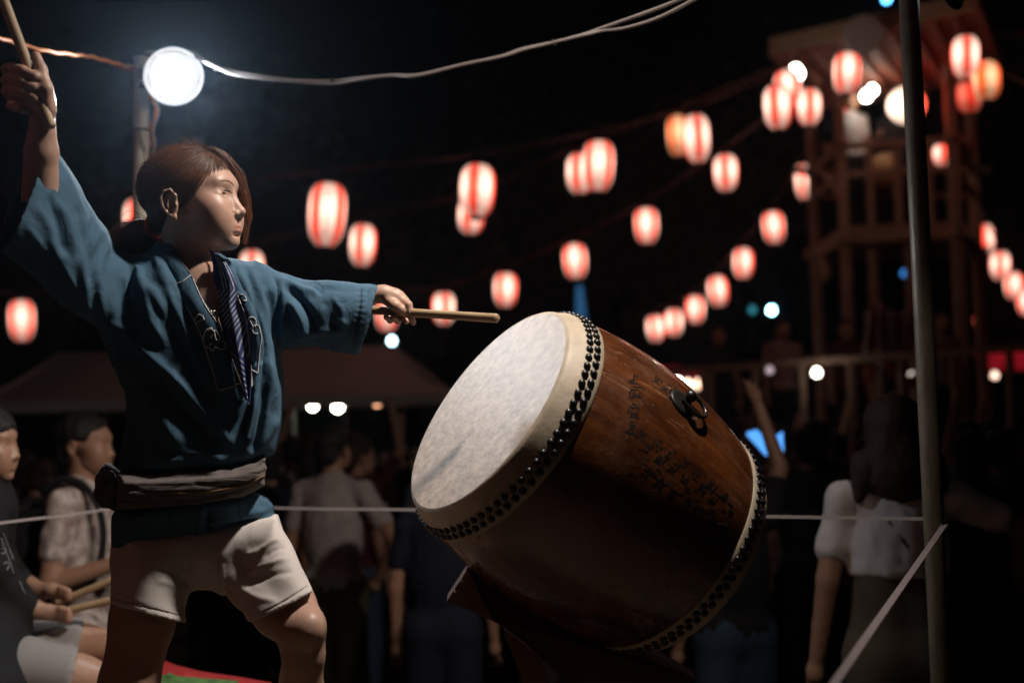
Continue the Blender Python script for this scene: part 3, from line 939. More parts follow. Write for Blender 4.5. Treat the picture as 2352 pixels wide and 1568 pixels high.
def pr_multi(bvh, lines, parent, name='white_print', r=.0011):
    mb = MB()
    for l in lines:
        pp = drape(bvh, l, .0008, 50)
        if len(pp) > 2:
            mb.tube(pp, r, 6)
    if mb.n: return mb.build(name, PRINT_M, woman, True)
def arc(cx, cy, rx, ry, a0, a1, n=9): return [(cx + rx * math.cos(math.radians(a)), cy + ry * math.sin(math.radians(a))) for a in np.linspace(a0, a1, n)]
pr_multi(lap1b, [[(403, 652), (418, 648)], [(398, 654), (410, 682), (432, 708)], [(432, 708), (450, 742), (466, 779)], [(466, 779), (478, 818), (487, 846), (501, 896)],
                 [(501, 896), (528, 890), (552, 879)], [(438, 632), (428, 640), (420, 647)], [(440, 632), (466, 692), (498, 740)],
                 [(466, 726), (458, 722), (452, 728), (443, 744), (435, 752)], [(466, 726), (468, 734), (456, 738), (446, 748), (438, 756)],
                 arc(482, 772, 13, 17, 150, 330), [(470, 764), (466, 776), (470, 792), (482, 800), (490, 806), (494, 796)], [(494, 757), (500, 766), (506, 776), (502, 782), (495, 776), (493, 764)],
                 [(494, 796), (506, 802), (516, 800), (518, 792), (510, 782)], [(484, 776), (488, 770)], [(482, 792), (486, 788)], [(479, 760), (482, 754), (488, 753)]], woman)
pr_multi(lap2b, [[(519, 619), (531, 640), (545, 676), (560, 712)], [(560, 712), (568, 750), (574, 800), (578, 848)], [(578, 848), (592, 857)], [(519, 619), (527, 617)], [(592, 857), (597, 800), (600, 776), (594, 748)],
                 [(552, 676), (560, 678), (566, 690), (560, 690)], arc(578, 742, 10, 14, 170, 400), arc(588, 756, 8, 10, 60, 330), [(574, 736), (580, 748), (576, 756)]], woman)
pr(lap1b, [(405, 588), (438, 631), (466, 690), (499, 738), (530, 817), (568, 918)], .0009, 'lapel_edge', m=EDGE_M)

# ---- necklace and ear studs
NM = mat('silver', (.55, .52, .48), rough=.3, metal=1.0)
for a_, b_ in (((499, 690), (491, 716)), ((505, 684), (495, 716))):
    pa = hit(torso_bvh, *a_, .003); pb_ = hit(torso_bvh, *b_, .004)
    if pa is not None and pb_ is not None: mesh_obj('necklace_cord', *tube_arr(np.linspace(pa, pb_, 5), .0008, 5), mat('cord', (.05, .03, .02)), woman)
pn = hit(torso_bvh, 488, 722, .006)
if pn is not None:
    mb = MB()
    for k in range(2):
        t = np.linspace(0, 2 * math.pi, 18)
        mb.tube(pn + (k * .006) * RT + .0075 * (np.cos(t)[:, None] * UP + np.sin(t)[:, None] * (FW * .8 + RT * .35)), .0014, 6, False)
    mb.build('pendant', NM, woman, True)
for (u_, v_) in ((427, 490), (434, 490)):
    c = hit(body_bvh, u_, v_, .001)
    if c is not None:
        mesh_obj('ear_stud', *[x for x in (lambda mb: (np.concatenate(mb.v), mb.f))(MB().lathe([(0, .002), (.0013, .0012), (.0016, 0), (.001, -.0008)], c, -FW, 10))], NM, woman)

# ---- sash with its knot
SA = [(270, 1086), (345, 1086), (413, 1077), (480, 1073), (540, 1071), (590, 1060), (611, 1048), (609, 1115), (558, 1143), (470, 1160), (364, 1168), (266, 1172)]
fs = Field([-.90, -.42, 2.62], [-.50, -.22, 3.02], 0.0035)
sl, p = fs.sub(fs.lo, fs.lo + fs.n * fs.h)
fs.F[sl] = infl(SA, .150, .075, zc_t, 5)(p)
Vx, Qx = fs.mesh(); Vx = relax(Vx, Qx, 2, .5); Nx = normals(Vx, Qx)
# squarer top and bottom edges come from pushing the cloth out in wraps
for pts, w, a in [([(290, 1100), (420, 1090), (540, 1083), (606, 1062)], 5, -.005), ([(280, 1112), (420, 1106), (540, 1096), (608, 1074)], 6, .003), ([(275, 1150), (380, 1150), (480, 1142), (560, 1122), (606, 1100)], 5, -.004),
                  ([(300, 1132), (420, 1124), (520, 1116), (600, 1092)], 7, .002), ([(300, 1160), (420, 1156), (520, 1140)], 5, .004), ([(450, 1110), (500, 1118), (560, 1112)], 5, -.002), ([(272, 1120), (330, 1130), (400, 1134)], 6, -.003)]:
    Vx = fold(Vx, Nx, pts, w, a, taper=False)
sash = mesh_obj('sash', C2W(Vx), Qx, SASH_M, woman)
sb = BVHTree.FromPolygons([tuple(a) for a in C2W(Vx)], [tuple(map(int, a)) for a in Qx])
mb = MB()
for dv in (0, 2.2): mb.tube(drape(sb, [(385, 1130 + dv), (450, 1131 + dv), (520, 1122 + dv), (570, 1110 + dv), (606, 1090 + dv)], .0004, 50), .0013, 5)
mb.build('gold_stripe', GOLD_M, woman, True)
fk = Field(K(205, 1200, 2.84) * [1, 1, 0] + [0, 0, 2.74], K(300, 1050, 2.84) * [1, 1, 0] + [0, 0, 2.97], 0.003)
fk.chain([K(268, 1088, 2.84), K(248, 1078, 2.85), K(238, 1100, 2.86)], [.010, .013, .016], k=.008)
fk.chain([K(238, 1100, 2.86), K(234, 1135, 2.86), K(240, 1158, 2.86)], [.016, .016, .010], k=.008)
fk.chain([K(276, 1120, 2.84), K(258, 1128, 2.85), K(252, 1150, 2.86), K(262, 1165, 2.86)], [.016, .014, .013, .009], k=.006)
fk.chain([K(256, 1085, 2.82), K(262, 1105, 2.82), K(256, 1120, 2.83)], [.006, .008, .006], k=.005)
Vk, Qk = fk.mesh(); Vk = relax(Vk, Qk, 2); Nk = normals(Vk, Qk)
Vk += Nk * (vnoise(Vk, 160, 9) * .003)[:, None]
mesh_obj('sash_knot', C2W(Vk), Qk, SASH_M, woman)

# ---- shorts
fsh = Field([-.92, -.66, 2.46], [-.38, -.34, 3.02], 0.0040)
sl, p = fsh.sub(fsh.lo, fsh.lo + fsh.n * fsh.h)
LEG1 = [(275, 1210), (258, 1290), (255, 1386), (250, 1500), (440, 1500), (424, 1400), (440, 1335), (452, 1270), (452, 1210)]
LEG2 = [(470, 1210), (636, 1190), (671, 1252), (696, 1308), (716, 1356), (760, 1440), (620, 1520), (555, 1393), (528, 1350), (500, 1320)]
HIP = [(262, 1200), (638, 1180), (655, 1230), (620, 1330), (560, 1372), (528, 1362), (512, 1368), (484, 1355), (431, 1354), (300, 1330), (256, 1300)]
def z1(u, v): return 2.81 - (v - 1250) * .00022
def z2(u, v): return 2.83 - np.clip(u - 520, 0, 400) * .00085 - np.clip(v - 1250, 0, 300) * .0002
a = np.maximum(infl(LEG1, .105, .082, z1)(p), plane_cut(None, (250, 1384), (420, 1431), slope=-60, dn=2.70)(p))
a = np.maximum(a, -np.maximum(infl(LEG1, .096, .075, z1)(p) + .008, -(plane_cut(None, (250, 1384), (420, 1431), slope=-60, dn=2.70)(p) + .04)))
b = np.maximum(infl(LEG2, .105, .082, z2)(p), plane_cut(None, (588, 1424), (716, 1357), slope=-60, dn=2.60)(p))
b = np.maximum(b, -np.maximum(infl(LEG2, .096, .075, z2)(p) + .008, -(plane_cut(None, (588, 1424), (716, 1357), slope=-60, dn=2.60)(p) + .04)))
def caps(pts, rs):
    d = None
    for i in range(len(pts) - 1):
        e = d_rc(p, pts[i], pts[i + 1], rs[i], rs[i + 1]); d = e if d is None else smin(d, e, .02)
    return d
a = smin(a, np.maximum(caps([K(355, 1255, 2.83), K(338, 1330, 2.80), K(327, 1425, 2.78), K(318, 1460, 2.77)], [.084, .084, .079, .078]), np.maximum(plane_cut(None, (250, 1384), (420, 1431), slope=-60, dn=2.70)(p), poly_sd(uvd(p)[0], uvd(p)[1], LEG1) * p[..., 2] / FPX)), .01)
b = smin(b, np.maximum(caps([K(530, 1260, 2.86), K(598, 1330, 2.77), K(652, 1395, 2.68), K(680, 1425, 2.64)], [.085, .084, .078, .076]), np.maximum(plane_cut(None, (588, 1424), (716, 1357), slope=-60, dn=2.60)(p), poly_sd(uvd(p)[0], uvd(p)[1], LEG2) * p[..., 2] / FPX)), .01)
c = infl(HIP, .115, .09, 2.83)(p)
fsh.F[sl] = smin(smin(a, c, .02), b, .02)
Vp, Qp = fsh.mesh(); Vp = relax(Vp, Qp, 2); Np = normals(Vp, Qp)
uu, vv = uvd(Vp); q = np.stack([uu / 1000, vv / 1000, Vp[:, 2]], 1)
Vp += Np * (vnoise(q * [1, 1.8, 1], 22, 8) * .0014)[:, None]
for pts, w, a_ in [([(360, 1290), (400, 1300), (440, 1318)], 8, .005), ([(352, 1302), (395, 1316), (436, 1340)], 6, -.004), ([(370, 1280), (410, 1286), (446, 1290)], 6, .005), ([(440, 1280), (430, 1320), (440, 1350)], 8, -.008),
                   ([(480, 1290), (488, 1320), (486, 1350)], 5, .004), ([(510, 1290), (512, 1330), (508, 1362)], 6, .004), ([(495, 1280), (500, 1330), (498, 1358)], 5, -.004), 
                   ([(545, 1335), (600, 1300), (668, 1278)], 7, .005), ([(555, 1350), (610, 1325), (680, 1310)], 7, -.004), ([(548, 1345), (590, 1370), (640, 1380)], 8, .004), ([(560, 1275), (600, 1262), (640, 1226)], 7, .004), ([(600, 1262), (622, 1244), (645, 1238)], 5, .004),
                   ([(606, 1280), (634, 1262), (660, 1256)], 5, -.004),  ([(360, 1330), (400, 1344), (425, 1370)], 8, .003),
                   ([(262, 1372), (330, 1392), (408, 1413)], 2.4, -.0022), ([(598, 1408), (650, 1382), (706, 1346)], 2.4, -.0022)]:
    Vp = fold(Vp, Np, pts, w, a_ * (.6 if w > 3 else 1))
mesh_obj('shorts', C2W(Vp), Qp, SHORTS_M, woman)

pbv = BVHTree.FromPolygons([tuple(a) for a in C2W(Vp)], [tuple(map(int, a)) for a in Qp])
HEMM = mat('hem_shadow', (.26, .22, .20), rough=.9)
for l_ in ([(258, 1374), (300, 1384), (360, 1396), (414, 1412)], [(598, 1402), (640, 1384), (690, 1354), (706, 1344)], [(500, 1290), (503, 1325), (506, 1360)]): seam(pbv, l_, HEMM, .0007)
# ---- hair: cap, fringe, ponytail and loose strands, one object
def hair_cap():
    f = Field(K(240, 660, 2.8) * [1, 1, 0] + [0, 0, 2.66], K(590, 318, 2.8) * [1, 1, 0] + [0, 0, 3.02], 0.0028)
    def fn(p):
        q = hloc(p)
        d = d_el(q, (-.0155, 0, .0345), (.0975, .0785, .0785))
        d = smin(d, d_el(q, (-.058, 0, -.020), (.041, .058, .046)), .02)
        x, y, z = q[..., 0], q[..., 1], q[..., 2]
        poly = [(.084, .064), (.068, .050), (.052, .038), (.042, .020), (.030, .008), (.012, -.002), (.002, .002), (-.004, .012), (-.028, .020), (-.036, -.010), (-.036, -.04), (-.046, -.075), (-.05, -.16), (.25, -.16), (.25, .10), (.100, .086)]
        s = poly_sd(x * 1000, z * 1000, np.array(poly) * 1000) / 1000
        face = np.maximum(s, y - .030)
        d = smax(d, -face, .006)
        fr = d_rc(q, (.036, .010, .094), (.068, .032, .072), .007, .008)
        fr = smin(fr, d_rc(q, (.068, .032, .072), (.084, .047, .026), .008, .007), .01)
        fr = smin(fr, d_rc(q, (.084, .047, .026), (.086, .054, -.032), .007, .006), .01)
        fr = smin(fr, d_rc(q, (.086, .054, -.032), (.080, .053, -.070), .006, .002), .01)
        fr = smin(fr, d_rc(q, (.055, .048, .06), (.062, .060, -.05), .018, .010), .02)
        d = smin(d, fr, .008)
        return d * HS
    f.apply(fn, f.lo, f.lo + f.n * f.h)
    f.chain([K(352, 528, 2.84), K(322, 534, 2.86), K(298, 555, 2.87), K(284, 585, 2.88), K(280, 620, 2.88), K(288, 655, 2.87)], [.018, .026, .028, .026, .022, .012], k=.015)
    f.rc(K(345, 548, 2.86), K(318, 590, 2.87), .020, .020, k=.02)
    V, Q = f.mesh(); return relax(V, Q, 1), Q
Vc, Qc = hair_cap()
capN = normals(Vc, Qc)
def strands():
    mbV, mbF, n = [], [], 0
    r = np.random.default_rng(11)
    tie = np.array([-.104, 0.0, -.052])
    C0 = np.array([-.0155, 0, .0345]); RR = np.array([.0975, .0785, .0785])
    paths = []
    facep = np.array([(.086, .060), (.070, .048), (.054, .036), (.044, .019), (.031, .007), (.012, -.003), (.002, .001), (-.004, .011), (-.028, .020), (-.036, -.010), (-.036, -.04), (-.046, -.075), (-.05, -.16), (.25, -.16), (.25, .102), (.100, .088)])
    for i in range(4600):   # swept back over the skull to the tie
        d0 = r.normal(size=3); d0 /= np.linalg.norm(d0)
        if d0[2] < -.55 or (d0[1] > .5 and r.random() < .6): continue
        root = C0 + d0 * RR; x0 = root[0]; a = d0[2]
        if root[1] < .03 and poly_sd_exact(np.array([x0]), np.array([root[2]]), facep)[0] < .001: continue
        d1 = (tie - C0) / RR; d1 /= np.linalg.norm(d1)
        lift = r.uniform(1.0, 1.03) + (0.02 if r.random() < .25 else 0) + (.05 if (r.random() < .22 and a > .8) else 0)
        t = np.linspace(r.uniform(0, .25) if x0 < .02 else r.uniform(0, .06), 1, 14)[:, None]
        w = d0 * (1 - t) + d1 * t; w /= np.linalg.norm(w, axis=1)[:, None]
        wob = .0016 * np.sin(t * r.uniform(4, 12) + r.uniform(0, 6)) * r.normal(size=3)
        p = C0 + w * RR * (1 + (lift - 1) * np.sin(np.pi * np.clip(t * .85 + .15, 0, 1))) + wob
        paths.append((hcam(p), r.uniform(.00022, .00042)))
    for i in range(700):    # fringe falling beyond the brow on the far side
        a, b = r.uniform(-1, 1), r.uniform(-1, 1)
        o = np.array([.004 * a, .0, .003 * a]) + np.linspace(1.6, .5, 6)[:, None] * np.array([0, .014 * b, 0])
        pts = np.array([(.030, .008, .106), (.060, .026, .092), (.083, .042, .052), (.091, .053, .004), (.090, .057, -.038), (.082, .055, -.078 + .018 * a)]) + o + r.normal(0, .0022, (6, 3))
        paths.append((hcam(smooth_path(pts, 15)), r.uniform(.00025, .00045)))
    for i in range(900):    # ponytail
        o = r.normal(0, 1, 3) * .009
        pts = [(356, 526, 2.84), (322, 528, 2.855), (294, 550, 2.865), (278, 584, 2.875), (273, 622, 2.875), (284, 655, 2.87)]
        k = np.array([K(*q_) for q_ in pts]) + np.outer(np.array([.3, 1.0, 1.6, 1.9, 1.6, 1.2]), o) + r.normal(0, .002, (6, 3))
        if r.random() < .5: k = k[:r.integers(3, 7)]
        paths.append((smooth_path(k, 14), r.uniform(.00022, .0004)))
    for i in range(300):     # flyaways standing off the crown and the tail
        if r.random() < .62:
            th = r.uniform(1.0, 2.5); root = C0 + RR * np.array([math.cos(th), r.uniform(-.35, .35), math.sin(th)]) * .99
            nrm = (root - C0) / np.linalg.norm(root - C0)
            tang = np.array([-nrm[2], 0, nrm[0]]) * r.choice([-1, 1])
            L = r.uniform(.010, .030)
            s = np.linspace(0, 1, 7)[:, None]
            paths.append((hcam(root + nrm * L * s * .7 + tang * L * s ** 1.6), .00030))
        else:
            root = K(r.uniform(262, 320), 0, 2.87); uu_ = r.uniform(262, 325); vv_ = 505 + (325 - uu_) * .55 + r.uniform(0, 8)
            root = K(uu_, vv_, 2.87); L = r.uniform(.012, .03); ang = r.uniform(1.9, 3.0)
            s = np.linspace(0, 1, 7)[:, None]
            paths.append((root + L * s * np.array([math.cos(ang), math.sin(ang), 0]) + L * .2 * s ** 2 * r.normal(size=3), .00022))
    for pth, rad in paths:
        rr = rad * 1.6 * np.concatenate([[.25, .7], np.linspace(1, 1, len(pth) - 5), [.8, .5, .15]])
        V, F = tube_arr(pth, rr, 3, False)
        mbV.append(V); mbF.append(np.array(F) + n); n += len(V)
    return np.concatenate(mbV), np.concatenate(mbF)
Vs_, Fs_ = strands()
Vall = np.concatenate([Vc, Vs_]); Fall = np.concatenate([Qc, Fs_ + len(Vc)])
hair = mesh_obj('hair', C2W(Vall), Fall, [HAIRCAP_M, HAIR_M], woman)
print('hairpolys', len(hair.data.polygons), len(Fall)); mi = np.zeros(len(hair.data.polygons), np.int32); mi[len(Qc):] = 1
if len(mi) == len(Fall): hair.data.polygons.foreach_set('material_index', mi)
tt = np.linspace(0, 2 * math.pi, 26)
sc = K(352, 524, 2.835)
ax = np.array([.85, .25, -.3]); ax /= np.linalg.norm(ax); e1 = np.cross(ax, [0, 1, 0]); e1 /= np.linalg.norm(e1); e2 = np.cross(ax, e1)
V, F = tube_arr(C2W(sc + .022 * (np.cos(tt)[:, None] * e1 + np.sin(tt)[:, None] * e2)), .0055 + .0012 * np.sin(tt * 9), 8, False)
mesh_obj('hair_tie', V, F, mat('red_hair_tie', (.45, .05, .03), rough=.8, bump=.5, bscale=400), woman)

# ---- the two drum sticks (held, so things of their own)
def stick(a, b, r, label, group='drum sticks'):
    a = np.array(a); b = np.array(b); L = np.linalg.norm(b - a); ax = (b - a) / L
    c = a
    mb = MB(); mb.lathe([(r * .80, 0), (r * .97, .0025), (r, .006)] + [(r * (1 - .04 * math.sin(3 * t)), L * t) for t in np.linspace(.1, .9, 7)] + [(r, L - .006), (r * .97, L - .0025), (r * .80, L)], a, ax, 24)
    o = mesh_obj('drum_stick', np.concatenate(mb.v) - c, mb.f, WOOD_STICK, None, True)
    o.location = Vector(c); tag(o, label, 'drum stick', group)
    return o
stick(P(-15, -60, 2.520), P(118, 294, 2.502), .0105, 'drum stick held aloft in the raised fist at the left edge')
stick(P(838, 711, 2.93), P(1143, 731, 2.72), .0098, 'drum stick in the outstretched hand, pointing at the drum head')
# ================================================================= the big barrel drum
DK = K(1117, 938, 2.76)                       # centre of the struck head, camera frame
DAX = np.array([.741, -.566, .36]); DAX /= np.linalg.norm(DAX)
DR, DL, DB = .250, .60, .305
dc = C2W(DK); dax = DAX[0] * RT + DAX[1] * UP + DAX[2] * FW
e1 = np.cross(dax, [0, 0, 1.0]); e1 /= np.linalg.norm(e1); e2 = np.cross(e1, dax)
if e2[2] < 0: e1, e2 = -e1, -e2
def dpt(x, th, r): return dc + dax * x + r * (math.cos(th) * e2 + math.sin(th) * e1)    # th=0 is the top
HIDE = mat('drum_hide', (.52, .405, .32), rough=.55, noise=.0, bump=.45, bscale=60, bdist=.002, col2=(.33, .255, .205), nscale=38, stretch=(1, 1, 1.2))
HIDE_EDGE = mat('drum_hide_edge', (.50, .41, .30), rough=.55, noise=.25, nscale=25, bump=.3, bscale=80)
IRON = mat('black_iron', (.012, .011, .013), rough=.36, spec=.6, metal=.2)
# varnished zelkova: orange brown with wear, pale scratches and black ink remains
wm = bpy.data.materials.new('varnished_wood'); wm.use_nodes = True; nt = wm.node_tree; b = nt.nodes['Principled BSDF']
tc = nt.nodes.new('ShaderNodeTexCoord')
def nz(scale, detail=6, rough=.6, st=None, dist=0):
    n_ = nt.nodes.new('ShaderNodeTexNoise'); n_.inputs['Scale'].default_value = scale; n_.inputs['Detail'].default_value = detail; n_.inputs['Roughness'].default_value = rough; n_.inputs['Distortion'].default_value = dist
    if st:
        mp = nt.nodes.new('ShaderNodeMapping'); mp.inputs['Scale'].default_value = st; nt.links.new(tc.outputs['Object'], mp.inputs[0]); nt.links.new(mp.outputs[0], n_.inputs['Vector'])
    else: nt.links.new(tc.outputs['Object'], n_.inputs['Vector'])
    return n_.outputs['Fac']
def ramp(src, stops):
    r_ = nt.nodes.new('ShaderNodeValToRGB')
    while len(r_.color_ramp.elements) < len(stops): r_.color_ramp.elements.new(.5)
    for e, (p_, c_) in zip(r_.color_ramp.elements, stops): e.position = p_; e.color = (*c_, 1)
    nt.links.new(src, r_.inputs[0]); return r_.outputs[0]
def mixc(fac, a_, b_, mode='MIX'):
    m_ = nt.nodes.new('ShaderNodeMix'); m_.data_type = 'RGBA'; m_.blend_type = mode
    for s_, x in ((0, fac), (6, a_), (7, b_)):
        if isinstance(x, (int, float)): m_.inputs[s_].default_value = x
        elif isinstance(x, tuple): m_.inputs[s_].default_value = (*x, 1)
        else: nt.links.new(x, m_.inputs[s_])
    return m_.outputs[2]
att = nt.nodes.new('ShaderNodeAttribute'); att.attribute_name = 'along'
def nzg(scale, st, detail=5, rough=.6, dist=0):
    n_ = nt.nodes.new('ShaderNodeTexNoise'); n_.inputs['Scale'].default_value = scale; n_.inputs['Detail'].default_value = detail; n_.inputs['Roughness'].default_value = rough; n_.inputs['Distortion'].default_value = dist
    mp = nt.nodes.new('ShaderNodeMapping'); mp.inputs['Scale'].default_value = st; nt.links.new(att.outputs['Vector'], mp.inputs[0]); nt.links.new(mp.outputs[0], n_.inputs['Vector']); return n_.outputs['Fac']
basec = ramp(nzg(6, (.5, 1.6, 1), 7, .65, .6), [(.30, (.028, .010, .005)), (.50, (.105, .030, .008)), (.72, (.20, .058, .013))])
grain = ramp(nzg(40, (.12, 2.2, 1), 4), [(.42, (.72, .68, .66)), (.60, (1, 1, 1))])
basec = mixc(1.0, basec, grain, 'MULTIPLY')
flecks = mixc(1.0, ramp(nzg(34, (.5, 1.3, 1), 4, .6, 1.6), [(.60, (0, 0, 0)), (.70, (.8, .8, .8))]), ramp(nz(4, 3), [(.40, (0, 0, 0)), (.62, (1, 1, 1))]), 'MULTIPLY')
haze_ = ramp(nz(9, 6, .7), [(.48, (0, 0, 0)), (.78, (.45, .45, .45))])
c1 = mixc(flecks, basec, (.36, .21, .13)); c2_ = mixc(haze_, c1, (.26, .13, .075))
nt.links.new(c2_, b.inputs['Base Color'])
b.inputs['Roughness'].default_value = .26
nt.links.new(ramp(nz(30, 6), [(.3, (.18,) * 3), (.7, (.42,) * 3)]), b.inputs['Roughness'])
b.inputs['Coat Weight'].default_value = .6; b.inputs['Coat Roughness'].default_value = .12
bp = nt.nodes.new('ShaderNodeBump'); bp.inputs['Strength'].default_value = .35; bp.inputs['Distance'].default_value = .002
nt.links.new(nz(70, 5, .6), bp.inputs['Height']); nt.links.new(bp.outputs[0], b.inputs['Normal'])

drum = empty('drum', dc, 'large barrel drum with studded white hide heads and worn orange varnish, tilted on its stand', 'drum')
def rbody(x):
    t = (x - DL / 2) / (DL / 2); return DB - (DB - DR - .004) * (abs(t) ** 2.1)
seg = 128
def lathe_named(name, prof, m, parent=drum, seg=seg):
    V = []; 
    th = np.linspace(0, 2 * math.pi, seg, endpoint=False)
    for r_, x in prof: V.append(dc + dax * x + r_ * (np.cos(th)[:, None] * e2 + np.sin(th)[:, None] * e1))
    F = []
    for i in range(len(prof) - 1):
        for j in range(seg): k = (j + 1) % seg; F.append((i * seg + j, (i + 1) * seg + j, (i + 1) * seg + k, i * seg + k))
    return mesh_obj(name, np.concatenate(V), F, m, parent)
xs_ = np.linspace(.070, DL - .070, 50)
shell = lathe_named('barrel', [(rbody(x), x) for x in xs_], wm)
at_ = shell.data.attributes.new('along', 'FLOAT_VECTOR', 'POINT'); th_ = np.linspace(0, 2 * math.pi, seg, endpoint=False); th_ = np.where(th_ > math.pi, th_ - 2 * math.pi, th_)
av = np.zeros((50, seg, 3), np.float32); av[..., 0] = xs_[:, None]; av[..., 1] = th_[None] * .29; at_.data.foreach_set('vector', av.ravel())
for sgn, x0 in ((1, 0.0), (-1, DL)):
    XX = lambda t: x0 + sgn * t
    # struck skin with a shallow dome and wrinkles built into the surface
    rr = np.concatenate([np.linspace(.0, DR - .012, 36), [DR - .006]])
    V = []; th = np.linspace(0, 2 * math.pi, seg, endpoint=False)
    for i, r_ in enumerate(rr):
        V.append(dc + dax * XX(-.0015 * (1 - (r_ / DR) ** 2)) + r_ * (np.cos(th)[:, None] * e2 + np.sin(th)[:, None] * e1))
    F = [(i * seg + j, i * seg + (j + 1) % seg, (i + 1) * seg + (j + 1) % seg, (i + 1) * seg + j) for i in range(len(rr) - 1) for j in range(seg)]
    mesh_obj('drum_head', np.concatenate(V), F, HIDE, drum)
    lathe_named('hide_band', [(DR - .006, XX(0)), (DR - .001, XX(.0015)), (DR + .004, XX(.006)), (DR + .0065, XX(.014)), (rbody(.03) + .004, XX(.030)), (rbody(.055) + .0035, XX(.055)), (rbody(.074) + .003, XX(.074)), (rbody(.076) - .001, XX(.076))], HIDE_EDGE)
# studs: two staggered rows per head, each stud its own part on shared meshes
sv, sf = [], []
mbs = MB(); mbs.lathe([(.0086, 0), (.0084, .002), (.0070, .0048), (.0042, .0068), (.0, .0076)], (0, 0, 0), (0, 0, 1), 12)
stud_me = bpy.data.meshes.new('stud'); stud_me.from_pydata([tuple(map(float, v_)) for v_ in np.concatenate(mbs.v)], [], mbs.f); stud_me.materials.append(IRON)
stud_me.polygons.foreach_set('use_smooth', [True] * len(stud_me.polygons))
NS = 73
dv = Vector(dc)
for x0, sgn in ((0.0, 1), (DL, -1)):
    for row, xo in ((0, .041), (1, .0575)):
        for i in range(NS):
            th = 2 * math.pi * (i + .5 * row + random.uniform(-.06, .06)) / NS
            xx = x0 + sgn * xo
            rad_ = rbody(xo) + .0035
            p_ = dpt(xx, th, rad_); nrm = (math.cos(th) * e2 + math.sin(th) * e1)
            so = add_obj('stud', stud_me, drum, p_ - dc, Vector(nrm).to_track_quat('Z', 'Y').to_euler())
# iron ring on its plate and knob
def surf_from_px(u_, v_):
    bv = BVHTree.FromPolygons([tuple(x + dv) for x in (v__.co for v__ in shell.data.vertices)], [tuple(p__.vertices) for p__ in shell.data.polygons])
    return bv
sbv = surf_from_px(0, 0)
def dhit(u_, v_):
    d_ = P(u_, v_, 1.0) - CAM; d_ /= np.linalg.norm(d_)
    l_, n_, i_, _ = sbv.ray_cast(Vector(CAM), Vector(d_)); 
    return (np.array(l_), np.array(n_)) if l_ is not None else (None, None)
hp, hn = dhit(1566, 925)
if hp is None: hp, hn = dhit(1550, 930)
if hn @ (P(1566, 925, 1) - CAM) > 0: hn = -hn
xr = (hp - dc) @ dax; rad = hp - dc - dax * xr; rad /= np.linalg.norm(rad)
tng = np.cross(dax, rad)
ring = MB().lathe([(.034, 0), (.033, .003), (.024, .004), (.0, .004)], hp, rad, 20).build('ring_plate', mat('tarnished_plate', (.03, .026, .024), rough=.4, metal=.5), drum, True)
MB().lathe([(.008, .0), (.006, .012), (.010, .018), (.0135, .026), (.011, .034), (.0, .038)], hp, rad, 20).build('ring_knob', IRON, drum, True)
t = np.linspace(0, 2 * math.pi, 40)
rc = hp + rad * .016 + dax * .026
MB().tube(rc + .029 * (np.cos(t)[:, None] * dax * 1.0 + np.sin(t)[:, None] * (tng * .95)) , .0048, 10, False).build('handle_ring', mat('worn_iron', (.09, .075, .065), rough=.3, metal=.8), drum, True)
# remains of brushed ink characters on the varnish: short strokes lying on the barrel
INK = mat('black_ink', (.012, .009, .009), rough=.45, noise=.0)
INK2 = mat('faded_ink', (.060, .034, .024), rough=.45)
def glyph(cx, cy, s_, ang, seed, lines):
    g_ = np.random.default_rng(seed); ca, sa = math.cos(ang), math.sin(ang); st_ = []
    xs2 = sorted(g_.choice([-.8, -.4, 0, .4, .8], g_.integers(1, 4), replace=False)); ys2 = sorted(g_.choice([-.9, -.5, -.1, .3, .7], g_.integers(2, 5), replace=False))
    for y_ in ys2: st_.append(((-.9 + g_.uniform(0, .5), y_ + .06), (.9 - g_.uniform(0, .5), y_ - .06)))
    for x_ in xs2: st_.append(((x_, -.95 + g_.uniform(0, .5)), (x_ + g_.normal(0, .06), .95 - g_.uniform(0, .5))))
    if g_.random() < .7: st_.append(((0, .1), (-.9, .95)))
    if g_.random() < .7: st_.append(((0, .1), (.9, .95)))
    for a_, b2 in st_:
        if g_.random() < .18: continue
        p_ = []
        f0 = g_.uniform(0, .25); f1 = g_.uniform(.7, 1)
        for t_ in np.linspace(f0, f1, 6):
            q_ = (np.array(a_) * (1 - t_) + np.array(b2) * t_) * s_; l_, n_ = dhit(cx + q_[0] * ca - q_[1] * sa, cy + q_[0] * sa + q_[1] * ca)
            if l_ is not None:
                rv = l_ - dc - dax * ((l_ - dc) @ dax); rv /= np.linalg.norm(rv); p_.append((l_, rv))
        if len(p_) > 3: lines.append((p_, g_.uniform(.0012, .0025)))
def build_ink(items, m):
    mb = MB()
    for it in items:
        lines = []; glyph(*it, lines)
        for p_, w_ in lines:
            V = []; n_ = len(p_)
            for i, (l_, rv) in enumerate(p_):
                t_ = p_[min(i + 1, n_ - 1)][0] - p_[max(i - 1, 0)][0]; s2 = np.cross(rv, t_); s2 /= np.linalg.norm(s2) + 1e-9
                ww = w_ * (.55 + .45 * math.sin(math.pi * (i + .6) / n_)); V += [l_ + rv * .0004 + s2 * ww, l_ + rv * .0004 - s2 * ww]
            mb.add(np.array(V), [(2 * i, 2 * i + 1, 2 * i + 3, 2 * i + 2) for i in range(n_ - 1)])
    return mb.build('ink_character', m, drum)
al = .63   # the writing runs along the barrel
g1 = [(1456, 868, 17, .15, 1), (1462, 905, 18, .2, 2), (1458, 945, 18, .2, 3), (1450, 984, 17, .3, 4), (1512, 872, 11, .6, 5), (1530, 893, 12, .7, 6), (1545, 912, 11, .8, 7)]
